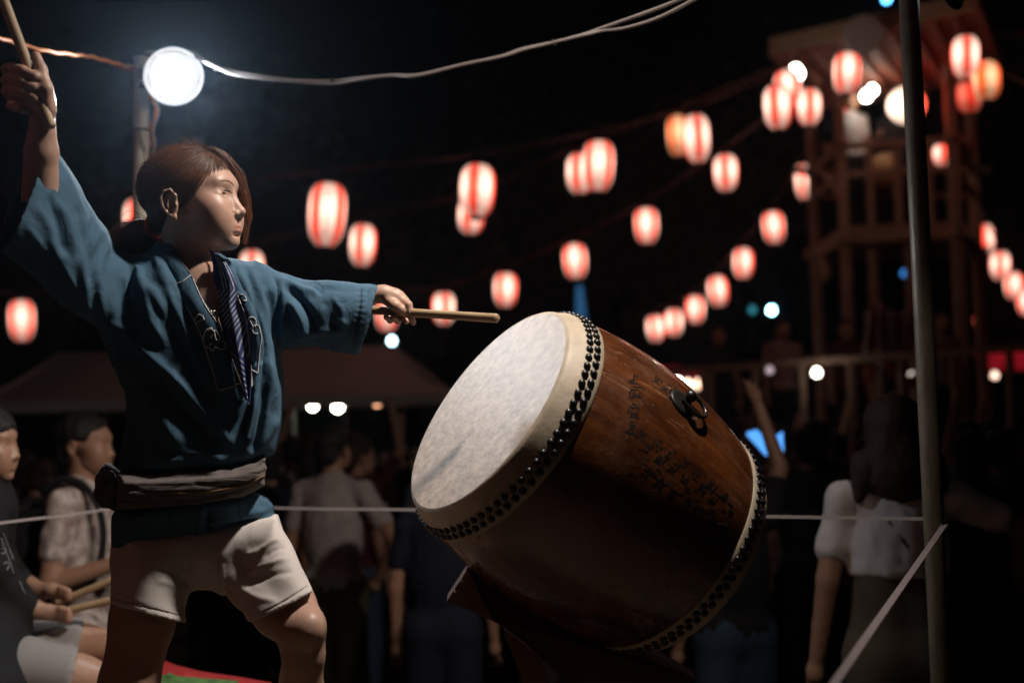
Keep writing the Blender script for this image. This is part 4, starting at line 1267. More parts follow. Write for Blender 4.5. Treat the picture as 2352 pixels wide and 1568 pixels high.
g2 = [(1478 + 31 * i + (j % 2) * 6, 1000 + 23 * i + j * 31 - 6 * (j == 3), 14.5, .72, 20 + i * 5 + j) for i in range(7) for j in range(4)]
k_ = 0
for it in g1 + g2[::2]:
    try: build_ink([it], INK if it in g1 or k_ % 4 else INK2)
    except Exception: pass
    k_ += 1
for it in g2[1::2]:
    try: build_ink([it], INK)
    except Exception: pass

# ---- the stand: a notched cradle board with slanting legs
STAND = mat('stand_wood', (.16, .075, .05), rough=.6, noise=.35, nscale=12, bump=.3, bscale=60, stretch=(1, 1, 1))
stand = empty('drum_stand', (dc[0] + .25, dc[1] + .2, STAGE_Z), 'wooden slanted cradle stand under the big drum', 'drum stand')
def plank(name, pts, depth_vec, m):
    pts = [np.array(p_) for p_ in pts]; n_ = len(pts)
    V = np.array(pts + [p_ + depth_vec for p_ in pts]); F = [tuple(range(n_))[::-1], tuple(range(n_, 2 * n_))] + [(i, (i + 1) % n_, (i + 1) % n_ + n_, i + n_) for i in range(n_)]
    return mesh_obj(name, V, F, m, stand, smooth=False)
d0 = 2.78
plank('cradle_board', [P(1074, 1306, d0 + .03), P(1026, 1380, d0), P(1130, 1420, d0 - .02), P(1200, 1470, d0 - .02), P(1300, 1560, d0 + .02), P(1400, 1640, d0 + .06), P(1600, 1560, d0 + .16), P(1450, 1470, d0 + .1), P(1240, 1420, d0 + .06), P(1140, 1360, d0 + .05)],
      FW * .05 + UP * .006, STAND)
plank('cradle_board', [P(1074, 1306, d0 + .33), P(1040, 1380, d0 + .33), P(1180, 1450, d0 + .33), P(1420, 1620, d0 + .4), P(1600, 1560, d0 + .45), P(1240, 1420, d0 + .36)], FW * .05, STAND)
mb = MB(); mb.beam(P(1086, 1372, d0 + .02), P(1150, 1380, d0 + .36), .04, .04); mb.build('cross_rail', STAND, stand)
for a_, b_ in ((P(1180, 1440, d0 + .04), None), (P(1420, 1560, d0 + .12), None), (P(1300, 1500, d0 + .4), None), (P(1500, 1560, d0 + .4), None)):
    q_ = a_.copy(); q_[2] = STAGE_Z + .001; q_[0] += .16
    MB().beam(a_, q_, .06, .045).build('leg', STAND, stand)
for (u_, v_) in ((1062, 1333), (1046, 1358)):
    MB().lathe([(.0035, .0), (.0035, .002), (.0, .0026)], P(u_, v_, d0 - .004), -FW, 12).build('screw', mat('zinc_screw', (.4, .36, .3), rough=.4, metal=.9), stand, True)
# ================================================================= ground, stage, poles, ropes
GROUND_M = mat('packed_earth', (.06, .048, .040), rough=.95, noise=.4, nscale=1.2, bump=.4, bscale=12, bdist=.02)
g = mesh_obj('ground', [(-120, -60, 0), (120, -60, 0), (120, 160, 0), (-120, 160, 0)], [(0, 1, 2, 3)], GROUND_M, smooth=False)
tag(g, kind='structure')
PLANK_M = mat('deck_plank', (.12, .085, .06), rough=.8, noise=.3, nscale=8, bump=.3, bscale=60)
SX0, SX1, SY0, SY1 = -2.5, 1.10, .70, 4.25
stage = empty('stage', ((SX0 + SX1) / 2, (SY0 + SY1) / 2, 0), 'low wooden plank stage the drummer stands on', 'stage')
pl = MB().box(((SX0 + SX1) / 2, SY0 + .1, STAGE_Z - .02), (SX1 - SX0, .195, .04)); pln = pl.build('plank', PLANK_M, stage)
for i in range(1, 17):
    add_obj('plank', pln.data, stage, (0, i * .208, 0))
for x in np.linspace(SX0 + .1, SX1 - .1, 4):
    MB().beam((x, SY0, STAGE_Z - .09), (x, SY1, STAGE_Z - .09), .09, .09).build('joist', PLANK_M, stage)
    for y in (SY0 + .1, SY1 - .1): MB().box((x, y, (STAGE_Z - .135) / 2), (.09, .09, STAGE_Z - .135)).build('leg', PLANK_M, stage)

GALV = mat('galvanised_pole', (.60, .55, .47), rough=.55, metal=.1, noise=.25, nscale=14, bump=.2, bscale=60, stretch=(1, 1, .25))
GALV2 = mat('weathered_pole', (.26, .21, .15), rough=.45, metal=.2, noise=.55, nscale=22, bump=.5, bscale=110, stretch=(1, 1, .3))
def pole(u_, v_, d_, ztop, z0, m, label, r=.0243):
    b_ = P(u_, v_, d_)
    root = empty('scaffold_pole', (b_[0], b_[1], z0), label, 'pole', 'scaffold poles at the stage edge')
    MB().lathe([(r - .003, .0), (r, 0.001), (r, (ztop - z0) * .5), (r, ztop - z0 - .001), (r - .003, ztop - z0), (r - .003, ztop - z0 - .1)], (b_[0], b_[1], z0), (0, 0, 1), 28).build('tube', m, root, True)
    MB().lathe([(.06, 0), (.06, .006), (r + .004, .008), (r + .004, .03)], (b_[0], b_[1], z0), (0, 0, 1), 20).build('foot', m, root, True)
    return root, b_
pA, bA = pole(324, 400, 4.08, P(328, 126, 4.08)[2], STAGE_Z, GALV, 'pale grey scaffold pole behind the drummer carrying the lit work lamp')
pB, bB = pole(2125, 784, 3.15, 3.35, 0.0, GALV2, 'dark weathered scaffold pole in front of the festival tower at the right')
def at_pole(b_, v_, d_, u_, toward=.03):
    p_ = P(u_, v_, d_); q_ = np.array([b_[0], b_[1], p_[2]]); return q_
# lamp bracket and cable ties on the left pole
TIE = mat('black_cable_tie', (.01, .01, .01), rough=.5)
z_t = P(324, 298, 4.08)[2]
t = np.linspace(0, 2 * math.pi, 20)
MB().tube(np.stack([bA[0] + .026 * np.cos(t), bA[1] + .026 * np.sin(t), np.full(20, z_t) + .001 * np.sin(t)], 1), .0035, 6, False).build('cable_tie', TIE, pA, True)
MB().beam((bA[0], bA[1] - .025, L1[2]), L1 + np.array([-.01, .09, 0]), .02, .02).build('lamp_bracket', LAMP_HOUSE, pA)
ORANGE = mat('orange_cord', (.80, .26, .07), rough=.45)
WHITEC = mat('white_cable', (.36, .31, .29), rough=.5)
def cord(name, pts, r, m, label, cat, group=None, n=80, wob=0.0):
    q_ = np.array([P(*p_) for p_ in pts]); q_ = smooth_path(q_, n)
    if wob: q_ = q_ + np.stack([np.zeros(len(q_)), np.zeros(len(q_)), wob * np.sin(np.arange(len(q_)) * .9)], 1)
    V, F = tube_arr(q_, r, 8); c_ = q_[len(q_) // 2]
    o = mesh_obj(name, V - c_, F, m); o.location = Vector(c_)
    return tag(o, label, cat, group)
cord('power_cord', [(-60, 62, 3.3), (-10, 84, 3.4), (45, 102, 3.5), (110, 118, 3.6), (170, 126, 3.75), (210, 131, 3.85), (255, 143, 3.95), (292, 152, 4.02), (322, 152, 4.08)], .0062, ORANGE, 'orange power cord stretched from the left edge to the lamp pole', 'cord', wob=.0015)
cord('power_cord', [(262, 145, 4.0), (275, 153, 4.0), (292, 159, 4.03), (310, 158, 4.05), (325, 162, 4.09)], .0065, mat('red_cord', (.45, .03, .03), rough=.5), 'short red cord end tied beside the lamp pole', 'cord')
cord('hanging_cord', [(344, 205, 4.05), (350, 232, 4.04), (358, 250, 4.04), (355, 275, 4.04), (346, 296, 4.05), (349, 318, 4.05), (346, 338, 4.06)], .0052, ORANGE, 'loop of orange cord tied down the side of the lamp pole', 'cord', wob=.001)
cord('hanging_cord', [(344, 196, 4.02), (360, 236, 4.02), (364, 262, 4.02), (352, 298, 4.04), (356, 330, 4.05), (350, 352, 4.06)], .0042, WHITEC, 'loop of white flex hanging beside the orange cord on the lamp pole', 'cord')
WC = [(336, 122, 4.1), (420, 118, 4.02), (452, 128, 4.0), (490, 150, 3.95), (540, 165, 3.9), (600, 175, 3.85), (680, 185, 3.8), (765, 186, 3.75), (830, 179, 3.7), (900, 173, 3.65), (960, 172, 3.6), (1060, 149, 3.55), (1150, 130, 3.5), (1200, 113, 3.48), (1270, 98, 3.45), (1340, 80, 3.4)]
cord('white_flex', WC + [(1380, 66, 3.38), (1460, 38, 3.33), (1530, 12, 3.3), (1620, -25, 3.25)], .0048, WHITEC, 'twin white lamp cable sagging across the dark sky, upper strand', 'cable', 'white lamp cable', 140)
cord('white_flex', [(u_, v_ + 7 * abs(math.sin(i * 1.1)) * (1 if i < 9 else .4), d_ - .01) for i, (u_, v_, d_) in enumerate(WC)] + [(1380, 72, 3.38), (1440, 64, 3.35), (1520, 38, 3.3), (1620, -15, 3.25)], .0046, WHITEC, 'lower strand of the white lamp cable sagging across the dark sky', 'cable', 'white lamp cable', 140)
for (u_, v_, d_) in ((765, 188, 3.75), (1270, 99, 3.45), (497, 156, 3.94)):
    c_ = P(u_, v_, d_); V, F = tube_arr(np.array([[-.006, 0, 0], [0, 0, 0], [.006, 0, 0.002]]), .0095, 10)
    o = mesh_obj('cable_tie', V, F, TIE); o.location = Vector(c_); tag(o, {765: 'black tie round the white cable at its lowest sag', 1270: 'black tie round the white cable where its two strands part', 497: 'small black tie on the white cable just right of the lamp'}[u_], 'cable tie', 'ties on the white cable')
ROPE = mat('white_rope', (.38, .33, .32), rough=.8, bump=.6, bscale=500)
TAPE = mat('pink_tape', (.40, .32, .33), rough=.75, bump=.4, bscale=300, noise=.15, nscale=40)
def tape(pts, w_, label, th=.0015, m=ROPE, upv=(0, 0, 1)):
    q_ = smooth_path(np.array([P(*p_) for p_ in pts]), 40); V = []; n_ = len(q_)
    d_ = np.gradient(q_, axis=0)
    for i in range(n_):
        s_ = np.cross(d_[i], q_[i] - CAM); s_ /= np.linalg.norm(s_); f_ = np.cross(s_, d_[i]); f_ /= np.linalg.norm(f_)
        V += [q_[i] + s_ * w_ / 2, q_[i] - s_ * w_ / 2, q_[i] - s_ * w_ / 2 + f_ * th, q_[i] + s_ * w_ / 2 + f_ * th]
    F = [(i * 4 + a_, i * 4 + (a_ + 1) % 4, (i + 1) * 4 + (a_ + 1) % 4, (i + 1) * 4 + a_) for i in range(n_ - 1) for a_ in range(4)]
    c_ = q_[0]; o = mesh_obj('barrier_rope', np.array(V) - c_, F, m, smooth=False); o.location = Vector(c_); tag(o, label, 'rope', 'ropes round the stage')
tape([(322, 1152, 4.06), (640, 1166, 3.86), (950, 1170, 3.68), (1400, 1177, 3.48), (1735, 1185, 3.33), (2122, 1191, 3.17)], .0085, 'thin white rope running level behind the drummer and drum to the right pole')
tape([(-40, 1206, 3.55), (20, 1198, 3.62), (85, 1190, 3.75), (160, 1182, 3.9), (322, 1156, 4.06)], .0075, 'short length of white rope at the far left beside the seated drummer')
tape([(2172, 1200, 3.12), (2120, 1275, 2.85), (2050, 1375, 2.45), (1985, 1468, 2.1), (1915, 1570, 1.85), (1840, 1680, 1.62)], .0118, 'pinkish white strap slanting down from the right pole to the lower edge', m=TAPE)
# dish lamp on the right pole, back to view; its light is added for the crowd
Lb = P(2172, -44, 3.30)
dish_lamp = work_lamp(Lb, Lb + np.array([-.85, .75, -.33]), 9, (1.0, .84, .74), 'dark back of a dish lamp clipped high on the right pole', rad=.079, size=.11, spread=112, lit_rim=False)
MB().beam(Lb + np.array([.03, -.04, .01]), (bB[0], bB[1] + .02, Lb[2]), .02, .02).build('bracket', LAMP_HOUSE, dish_lamp)
# red and green cloth lying at the drummer's feet behind her
fl = empty('folded_cloth', P(470, 1600, 3.6), 'bright red cloth with a green corner on a box behind the drummer', 'cloth')
rc_ = MB(); 
A_ = [P(330, 1512, 3.9), P(372, 1530, 3.7), P(430, 1545, 3.6), P(520, 1558, 3.6), P(600, 1572, 3.6), P(640, 1640, 3.4), P(330, 1640, 3.4)]
rc_.add(np.array(A_ + [a_ + np.array([0, .15, -.02]) for a_ in A_]), [tuple(range(7))[::-1], tuple(range(7, 14))] + [(i, (i + 1) % 7, (i + 1) % 7 + 7, i + 7) for i in range(7)])
rc_.build('red_cloth', mat('red_cloth', (.38, .012, .014), rough=.8, noise=.3, nscale=20), fl)
A_ = [P(360, 1556, 3.56), P(384, 1548, 3.56), P(400, 1556, 3.55), P(540, 1566, 3.55), P(560, 1640, 3.4), P(350, 1640, 3.4)]
MB().add(np.array(A_ + [a_ + np.array([0, .03, 0]) for a_ in A_]), [tuple(range(6))[::-1], tuple(range(6, 12))] + [(i, (i + 1) % 6, (i + 1) % 6 + 6, i + 6) for i in range(6)]).build('green_cloth', mat('green_cloth', (.07, .17, .035), rough=.8, noise=.5, nscale=30), fl)
bx = P(480, 1640, 3.55)
o = mesh_obj('wooden_box', *[x for x in (lambda m_: (np.concatenate(m_.v), m_.f))(MB().box((0, 0, 0), (.7, .3, .12)))], PLANK_M, smooth=False); o.location = (bx[0], bx[1] + .12, STAGE_Z + .062); tag(o, 'low plank box under the red cloth behind the drummer', 'box')
# ================================================================= paper lanterns on their strings
def lantern_mat(name, white, red, s, n=4, ph=0.0, zc=.04, duty=1.5):
    m = bpy.data.materials.new(name); m.use_nodes = True; nt = m.node_tree; b = nt.nodes['Principled BSDF']
    tc = nt.nodes.new('ShaderNodeTexCoord'); sp = nt.nodes.new('ShaderNodeSeparateXYZ'); nt.links.new(tc.outputs['Object'], sp.inputs[0])
    def M(op, a, b_=None, c=None):
        n_ = nt.nodes.new('ShaderNodeMath'); n_.operation = op
        for i, x in enumerate((a, b_, c)):
            if x is None: continue
            if isinstance(x, (int, float)): n_.inputs[i].default_value = x
            else: nt.links.new(x, n_.inputs[i])
        return n_.outputs[0]
    ang = M('ARCTAN2', sp.outputs[1], sp.outputs[0])
    st = M('SINE', M('MULTIPLY_ADD', ang, float(n), ph))
    w = M('MINIMUM', M('MAXIMUM', M('MULTIPLY_ADD', st, 4.0, duty), 0.0), 1.0)
    mx = nt.nodes.new('ShaderNodeMix'); mx.data_type = 'RGBA'; nt.links.new(w, mx.inputs[0]); mx.inputs[6].default_value = (*red, 1); mx.inputs[7].default_value = (*white, 1)
    # the bulb hangs inside near the upper middle: paper is brightest level with it
    dz = M('DIVIDE', M('SUBTRACT', sp.outputs[2], zc), .15)
    g_ = M('POWER', 2.718, M('MULTIPLY', M('MULTIPLY', dz, dz), -1.0))
    stn = M('MULTIPLY_ADD', g_, s, s * .22)
    nt.links.new(mx.outputs[2], b.inputs['Emission Color']); nt.links.new(stn, b.inputs['Emission Strength']); nt.links.new(mx.outputs[2], b.inputs['Base Color'])
    b.inputs['Roughness'].default_value = .8
    m.cycles.emission_sampling = 'FRONT'
    return m
LM_A = lantern_mat('lantern_paper', (1.0, .58, .45), (1.0, .075, .040), 2.1)
LM_B = lantern_mat('lantern_paper_orange', (1.0, .50, .26), (1.0, .12, .02), 1.5)
LM_D = lantern_mat('lantern_paper_dim', (1.0, .20, .12), (1.0, .04, .02), .9)
LM_G = lantern_mat('globe_paper', (1.0, .74, .56), (1.0, .10, .05), 2.4, n=1, ph=-1.571, zc=.0, duty=.3)
CAPM = mat('lantern_cap', (.012, .008, .008), rough=.6)
prof = []
for i in range(29):
    t = i / 28; z = -.25 + .50 * t
    r_ = .155 * (1 - abs((t - .55) / .62) ** 3.6) ** .55 if abs((t - .55) / .62) < 1 else .05
    r_ = .075 + (.155 - .075) * (1 - abs(2 * t - 1.04) ** 5.0 if abs(2 * t - 1.04) < 1 else 0)
    if t < .5: r_ *= .90 + .10 * (t / .5)
    prof.append((r_ + (.0022 if i % 2 else -.0022), z))
mbL = MB().lathe(prof, (0, 0, 0), (0, 0, 1), 24)
shade_me = bpy.data.meshes.new('shade'); shade_me.from_pydata([tuple(map(float, v_)) for v_ in np.concatenate(mbL.v)], [], mbL.f); shade_me.materials.append(LM_A)
shade_me.polygons.foreach_set('use_smooth', [True] * len(shade_me.polygons))
def me_from(mb, name, m, smooth=True):
    me = bpy.data.meshes.new(name); me.from_pydata([tuple(map(float, v_)) for v_ in np.concatenate(mb.v)], [], mb.f); me.materials.append(m)
    me.polygons.foreach_set('use_smooth', [smooth] * len(me.polygons)); return me
cap_top = me_from(MB().lathe([(.078, .245), (.082, .25), (.082, .272), (.070, .274), (.0, .274)], (0, 0, 0), (0, 0, 1), 16).tube(np.array([[0, 0, .27], [0, 0, .32], [.02, 0, .34], [0, 0, .36]]), .004, 5), 'top_cap', CAPM)
cap_bot = me_from(MB().lathe([(.0, -.275), (.060, -.275), (.066, -.27), (.066, -.25), (.062, -.245)], (0, 0, 0), (0, 0, 1), 16), 'bottom_cap', CAPM)
def lantern(u_, v_, w_, h_, label, m=LM_A, group='red and white paper lanterns on strings', rz=None, wreal=.31, squash=1.0):
    d_ = wreal * FPX / w_
    c_ = P(u_, v_, d_)
    o = empty('paper_lantern', c_, label, 'lantern', group, rz=random.uniform(-.6, .6) + math.radians(-90) - math.atan2(c_[0], c_[1]) if rz is None else rz)
    sz = h_ / w_ * .31 / .50 * (wreal / .31) * .98
    o.rotation_euler[0] = random.uniform(-.07, .07); o.rotation_euler[1] = random.uniform(-.07, .07)
    for nm, me in (('shade', shade_me), ('top_cap', cap_top), ('bottom_cap', cap_bot)):
        ch = add_obj(nm, me, o); ch.scale = (wreal / .31, wreal / .31, sz)
        if nm == 'shade' and m is not LM_A: ch.material_slots[0].link = 'OBJECT'; ch.material_slots[0].material = m
    return np.array([o.location[0], o.location[1], c_[2] + .36 * sz])
random.seed(21)
LN = {}
def L(k, *a, **kw): LN[k] = lantern(*a, **kw)
L(1, 50, 737, 56, 95, 'lantern alone at the far left edge above the tent')
L(2, 312, 505, 52, 92, 'lantern mostly hidden behind the drummer\'s ponytail')
L(3, 579, 622, 52, 92, 'lantern peeping over the drummer\'s outstretched shoulder')
L(4, 751, 495, 84, 147, 'largest lantern, nearest the drummer\'s outstretched arm')
L(5, 833, 564, 58, 96, 'lantern just below and right of the largest lantern')
L(6, 889, 724, 48, 76, 'lantern directly behind the hand with the level stick')
L(7, 1019, 709, 50, 74, 'lantern crossed by the level drum stick')
L(8, 1096, 440, 78, 122, 'upper, nearer lantern of the overlapping pair left of centre')
L(9, 1082, 498, 58, 80, 'lower, farther lantern of the overlapping pair left of centre')
L(10, 1161, 666, 52, 78, 'lantern above the tip of the level stick')
L(11, 1321, 601, 53, 81, 'lantern straight above the top of the drum head')
L(12, 1332, 400, 60, 92, 'left, smaller lantern of the overlapping pair right of centre')
L(13, 1375, 382, 70, 116, 'right, larger lantern of the overlapping pair right of centre')
L(14, 1558, 313, 50, 95, 'left lantern of the touching pair on the way up to the tower', LM_B)
L(15, 1600, 320, 58, 110, 'right lantern of the touching pair on the way up to the tower')
L(16, 1667, 398, 53, 84, 'lantern below and right of the touching pair')
L(17, 1485, 519, 53, 82, 'lone lantern midway between drum and touching pair')
L(18, 1777, 523, 48, 74, 'highest lantern of the small row climbing beside the tower')
L(19, 1707, 605, 44, 70, 'second highest lantern of the small row climbing to the tower')
L(20, 1649, 669, 44, 70, 'third lantern from the top of the small climbing row')
L(21, 1597, 711, 42, 64, 'fourth lantern from the top of the small climbing row')
L(22, 1548, 741, 40, 62, 'second lowest lantern of the small climbing row')
L(23, 1506, 755, 40, 60, 'lowest lantern of the small row, above the drum barrel')
L(24, 1786, 248, 62, 102, 'big lantern at the left roof corner of the tower, nearest the corner', wreal=.235)
L(25, 1808, 205, 60, 84, 'lantern tucked behind the big one at the tower\'s left roof corner', wreal=.235)
L(26, 1858, 248, 54, 84, 'lantern hanging in front of the tower\'s left post', LM_A, wreal=.235)
L(27, 1945, 170, 60, 96, 'lantern hanging high under the front of the tower roof', wreal=.235)
L(28, 1944, 273, 44, 88, 'narrow lantern below the high one at the tower roof', wreal=.235)
L(29, 1845, 418, 36, 80, 'narrow lantern low on the tower\'s left post', wreal=.235)
L(32, 2217, 133, 60, 98, 'upper lantern at the tower\'s right roof corner', wreal=.235)
L(33, 2226, 222, 54, 78, 'redder lantern below the upper one at the tower\'s right corner', LM_D, wreal=.235)
L(34, 2266, 187, 60, 90, 'orange lantern with writing at the right edge of the tower', LM_B, wreal=.235)
L(35, 2165, 357, 42, 52, 'short lantern inside the tower beside the right pole', wreal=.235)
L(36, 2262, 551, 40, 70, 'first lantern of the row falling to the right of the tower')
L(37, 2297, 611, 42, 66, 'second lantern of the row falling to the right edge', LM_A)
L(38, 2329, 657, 40, 62, 'third lantern of the row falling to the right edge')
L(39, 2358, 694, 40, 62, 'lantern cut by the right edge of the picture')
L(40, 2017, 783, 18, 34, 'tiny red lantern far off in front of the striped curtain', LM_D, 'small far lanterns')
L(41, 2246, 738, 14, 24, 'tiny dim red lantern low on the tower\'s right rear post', LM_D, 'small far lanterns')
# brushed names on the larger papers
def writing(k, seed, tone=(.25, .10, .07)):
    g_ = np.random.default_rng(seed); o_ = [x for x in bpy.data.objects if x.name.startswith('paper_lantern') and (np.array(x.location) + 0 - (LN[k] - np.array([0, 0, LN[k][2] - x.location[2]])))[0] == 0][0]
    sh = [c for c in o_.children if c.name.startswith('shade')][0]; th0 = -math.pi / 2 - o_.rotation_euler[2] - math.atan2(o_.location[0], o_.location[1]) * 1.0
    mb = MB()
    for r_ in range(4):
        zc_ = .14 - .095 * r_
        for _ in range(5):
            hz_ = g_.random() < .55; L_ = g_.uniform(.02, .045); a0 = th0 + g_.uniform(-.13, .13); z0 = zc_ + g_.uniform(-.03, .03); da = L_ / .155 if hz_ else .035; dz_ = .005 if hz_ else L_
            V = [(.1565 * math.cos(a0 + sx * da / 2), .1565 * math.sin(a0 + sx * da / 2), z0 + sz_ * dz_ / 2) for sx, sz_ in ((-1, -1), (1, -1), (1, 1), (-1, 1))]
            mb.add(np.array(V), [(0, 1, 2, 3)])
    w_ = add_obj('writing', me_from(mb, 'writing', mat('lantern_writing', (.05, .02, .015), rough=.8), False), o_); w_.scale = sh.scale; w_['kind'] = 'stuff'
for k_, s_ in ((4, 1), (8, 2), (13, 3), (15, 4), (34, 5), (32, 6), (1, 7)): writing(k_, s_)
# big round lantern half hidden by the pole
c_ = P(2082, 242, 14.0)
gl = empty('round_lantern', c_, 'big round white and red lantern half hidden by the right pole', 'lantern', rz=0.0)
pr_ = [(.20 * math.sin(a_) + (.002 if i % 2 else -.002) * (0 if i in (0, 24) else 1), -.20 * math.cos(a_)) for i, a_ in enumerate(np.linspace(.25, math.pi - .25, 25))]
me_g = me_from(MB().lathe(pr_, (0, 0, 0), (0, 0, 1), 32), 'shade', LM_G)
gs = add_obj('shade', me_g, gl); gs.rotation_euler = (0, 0, 0)
add_obj('top_cap', me_from(MB().lathe([(.05, .19), (.055, .215), (.0, .22)], (0, 0, 0), (0, 0, 1), 16), 'globe_cap', CAPM), gl)

WIRE = mat('lantern_wire', (.11, .035, .02), rough=.6)
def wire(pts, label, r=.011):
    q_ = smooth_path(np.array(pts), 90); V, F = tube_arr(q_, r, 6); c_ = q_[0]
    o = mesh_obj('lantern_wire', V - c_, F, WIRE); o.location = Vector(c_); tag(o, label, 'wire', 'wires the lanterns hang from')
wire([P(-80, 440, 9.5), P(200, 441, 10)] + [LN[2] * 0 + P(312, 436, 10.3), LN[4], LN[8], LN[13], LN[15], P(1784, 168, 11.9)], 'longest lantern wire from the upper left behind the drummer\'s head to the tower roof')
wire([P(420, 596, 17.5), LN[3], LN[5], LN[9], LN[12], LN[14], LN[25]], 'wire through the smaller lanterns of the overlapping pairs')
wire([P(-80, 690, 16), LN[1], LN[6] + [0, 0, .03], LN[7], LN[10], LN[11], LN[17], LN[16], P(1786, 250, 13.5)], 'middle lantern wire from behind the outstretched hand to the tower')
wire([P(1430, 760, 24), LN[23], LN[22], LN[21], LN[20], LN[19], LN[18], LN[29] + [0, .05, 0]], 'lowest wire with the small row of lanterns climbing to the tower')
wire([P(2235, 470, 18), LN[36], LN[37], LN[38], LN[39], P(2440, 760, 23)], 'wire falling from the tower to the right edge')
wire([P(2235, 72, 14.5), P(2360, 80, 13), P(2500, 100, 12)], 'upper bare wire leaving the tower roof to the right', .016)
wire([P(2262, 140, 14.5), P(2360, 196, 14), P(2500, 260, 13)], 'lower bare wire leaving the tower roof to the right', .016)

# ---- bare bulbs and small far lights
BULB = {}
def bulb(u_, v_, d_, r_, col, s_, label, group='bare bulbs and far lights'):
    key = (col, s_)
    if key not in BULB:
        BULB[key] = mat('bulb_glow_%d' % len(BULB), (.5, .5, .5), emis=col, estr=s_)
    c_ = P(u_, v_, d_)
    root = empty('light_bulb', c_, label, 'bulb', group)
    me = me_from(MB().lathe([(r_ * math.sin(a_), -r_ * math.cos(a_)) for a_ in np.linspace(0.02, 2.5, 9)] + [(r_ * .45, r_ * 1.15)], (0, 0, 0), (0, 0, 1), 14), 'glass', BULB[key])
    add_obj('glass', me, root)
    add_obj('socket', me_from(MB().lathe([(r_ * .46, r_ * 1.1), (r_ * .5, r_ * 1.2), (r_ * .5, r_ * 2.1), (0, r_ * 2.2)], (0, 0, 0), (0, 0, 1), 10), 'socket', CAPM), root)
WH = (1.0, .95, .80); 
bulb(718, 931, 11.9, .042, WH, 30, 'left one of the two bright bulbs under the tent eave')
bulb(776, 935, 11.9, .044, WH, 30, 'right one of the two bright bulbs under the tent eave')
bulb(866, 924, 12.0, .042, (1.0, .45, .24), 3.2, 'dim orange bulb right of the two bright bulbs under the tent')
bulb(925, 918, 12.2, .045, (1.0, .35, .2), .55, 'very dim bulb under the right end of the tent eave')
bulb(1828, 170, 12.2, .07, WH, 24, 'glaring bulb under the left roof corner of the tower')
bulb(1990, 222, 14.2, .055, WH, 26, 'left bulb under the tower roof above the railing')
bulb(2004, 208, 14.2, .050, WH, 22, 'right bulb touching its neighbour under the tower roof')
bulb(2093, 76, 14.0, .10, (1.0, .85, .7), 7, 'round lamp mostly hidden behind the right pole under the roof')
bulb(1772, 713, 26.0, .07, (.35, .85, 1.0), 26, 'cyan white light far away beside the tower')
bulb(900, 783, 26.0, .07, (.55, .85, 1.0), 12, 'pale blue light far away below the outstretched sleeve')
bulb(2078, 628, 26.0, .07, (.02, .16, .45), 2.2, 'dim blue light seen through the legs of the tower')
bulb(1728, 712, 27.0, .07, (.01, .2, .25), 1.2, 'faint teal light left of the cyan white light')
bulb(2036, -2, 26.0, .08, (.1, .5, 1.0), 10, 'blue light cut by the top edge beside the right pole')
bulb(1876, 856, 12.5, .040, (1.0, .90, .76), 12, 'white bulb hanging under the platform rail right of the drum')
bulb(1768, 850, 12.5, .035, (.6, .45, .5), 1.0, 'dim greyish bulb left of the white one under the platform rail')
bulb(2094, 862, 13.5, .035, (.8, .7, .6), 1.6, 'dim white bulb just left of the right pole')
bulb(1556, 880, 16.0, .055, WH, 30, 'bright white bulb touching the outline of the drum barrel')
bulb(1580, 884, 16.0, .060, (1.0, .62, .42), 5, 'warm bulb beside the ring of the drum')
bulb(1606, 882, 16.0, .060, (1.0, .60, .40), 4.5, 'warm bulb farthest right of the three beside the drum ring')
bulb(2262, 862, 19.0, .05, (1.0, .55, .3), 2.5, 'warm bulb under the red awning, left of the pair')
bulb(2285, 862, 19.0, .05, (1.0, .7, .55), 2.8, 'paler bulb under the red awning, right of the pair')

# lanterns added out of the picture, front left of the stage, for warm fill
for i_ in range(4):
    c_ = np.array([-3.3 + .25 * i_, 2.4 - .75 * i_, 3.25 + .05 * i_]); o = empty('paper_lantern', c_, 'number %s added fill lantern over the front left of the stage, out of view' % ('one', 'two', 'three', 'four', 'five')[i_], 'lantern', 'red and white paper lanterns on strings')
    for nm, me in (('shade', shade_me), ('top_cap', cap_top), ('bottom_cap', cap_bot)): add_obj(nm, me, o)
# ================================================================= the festival tower
TW = mat('tower_timber', (.42, .27, .19), rough=.7, noise=.35, nscale=6, bump=.3, bscale=40)
RF = mat('roof_underside', (.34, .12, .075), rough=.7, noise=.35, nscale=4)
RFX = mat('roof_edge', (.34, .22, .13), rough=.7, noise=.2, nscale=5)
RED_M = mat('red_cloth_far', (.35, .03, .03), rough=.85)
WHT_M = mat('white_cloth_far', (.50, .46, .47), rough=.85)
tb = P(2040, 900, 14.5); 
tower = empty('festival_tower', (tb[0], tb[1], 0), 'tall timber festival tower with a red brown roof and railed platforms', 'tower')
def up_post(u_, v_, d_, z0, z1, w_, name='post', m=TW):
    b_ = P(u_, v_, d_); MB().box((b_[0], b_[1], (z0 + z1) / 2), (w_, w_, z1 - z0)).build(name, m, tower); return b_
zr = lambda v_, d_, u_=2040: P(u_, v_, d_)[2]
p1 = up_post(1868, 450, 15.2, 0, zr(168, 15.2, 1860), .092)
p2 = up_post(1931, 330, 14.0, 0, zr(150, 14.0, 1930), .092)
p3 = up_post(2185, 300, 13.8, 0, zr(70, 13.8, 2180), .10)
p4 = up_post(2236, 400, 15.4, 0, zr(130, 15.4, 2230), .10)
def bm(a, b, w_, h_, name, m=TW): MB().beam(P(*a), P(*b), w_, h_).build(name, m, tower)
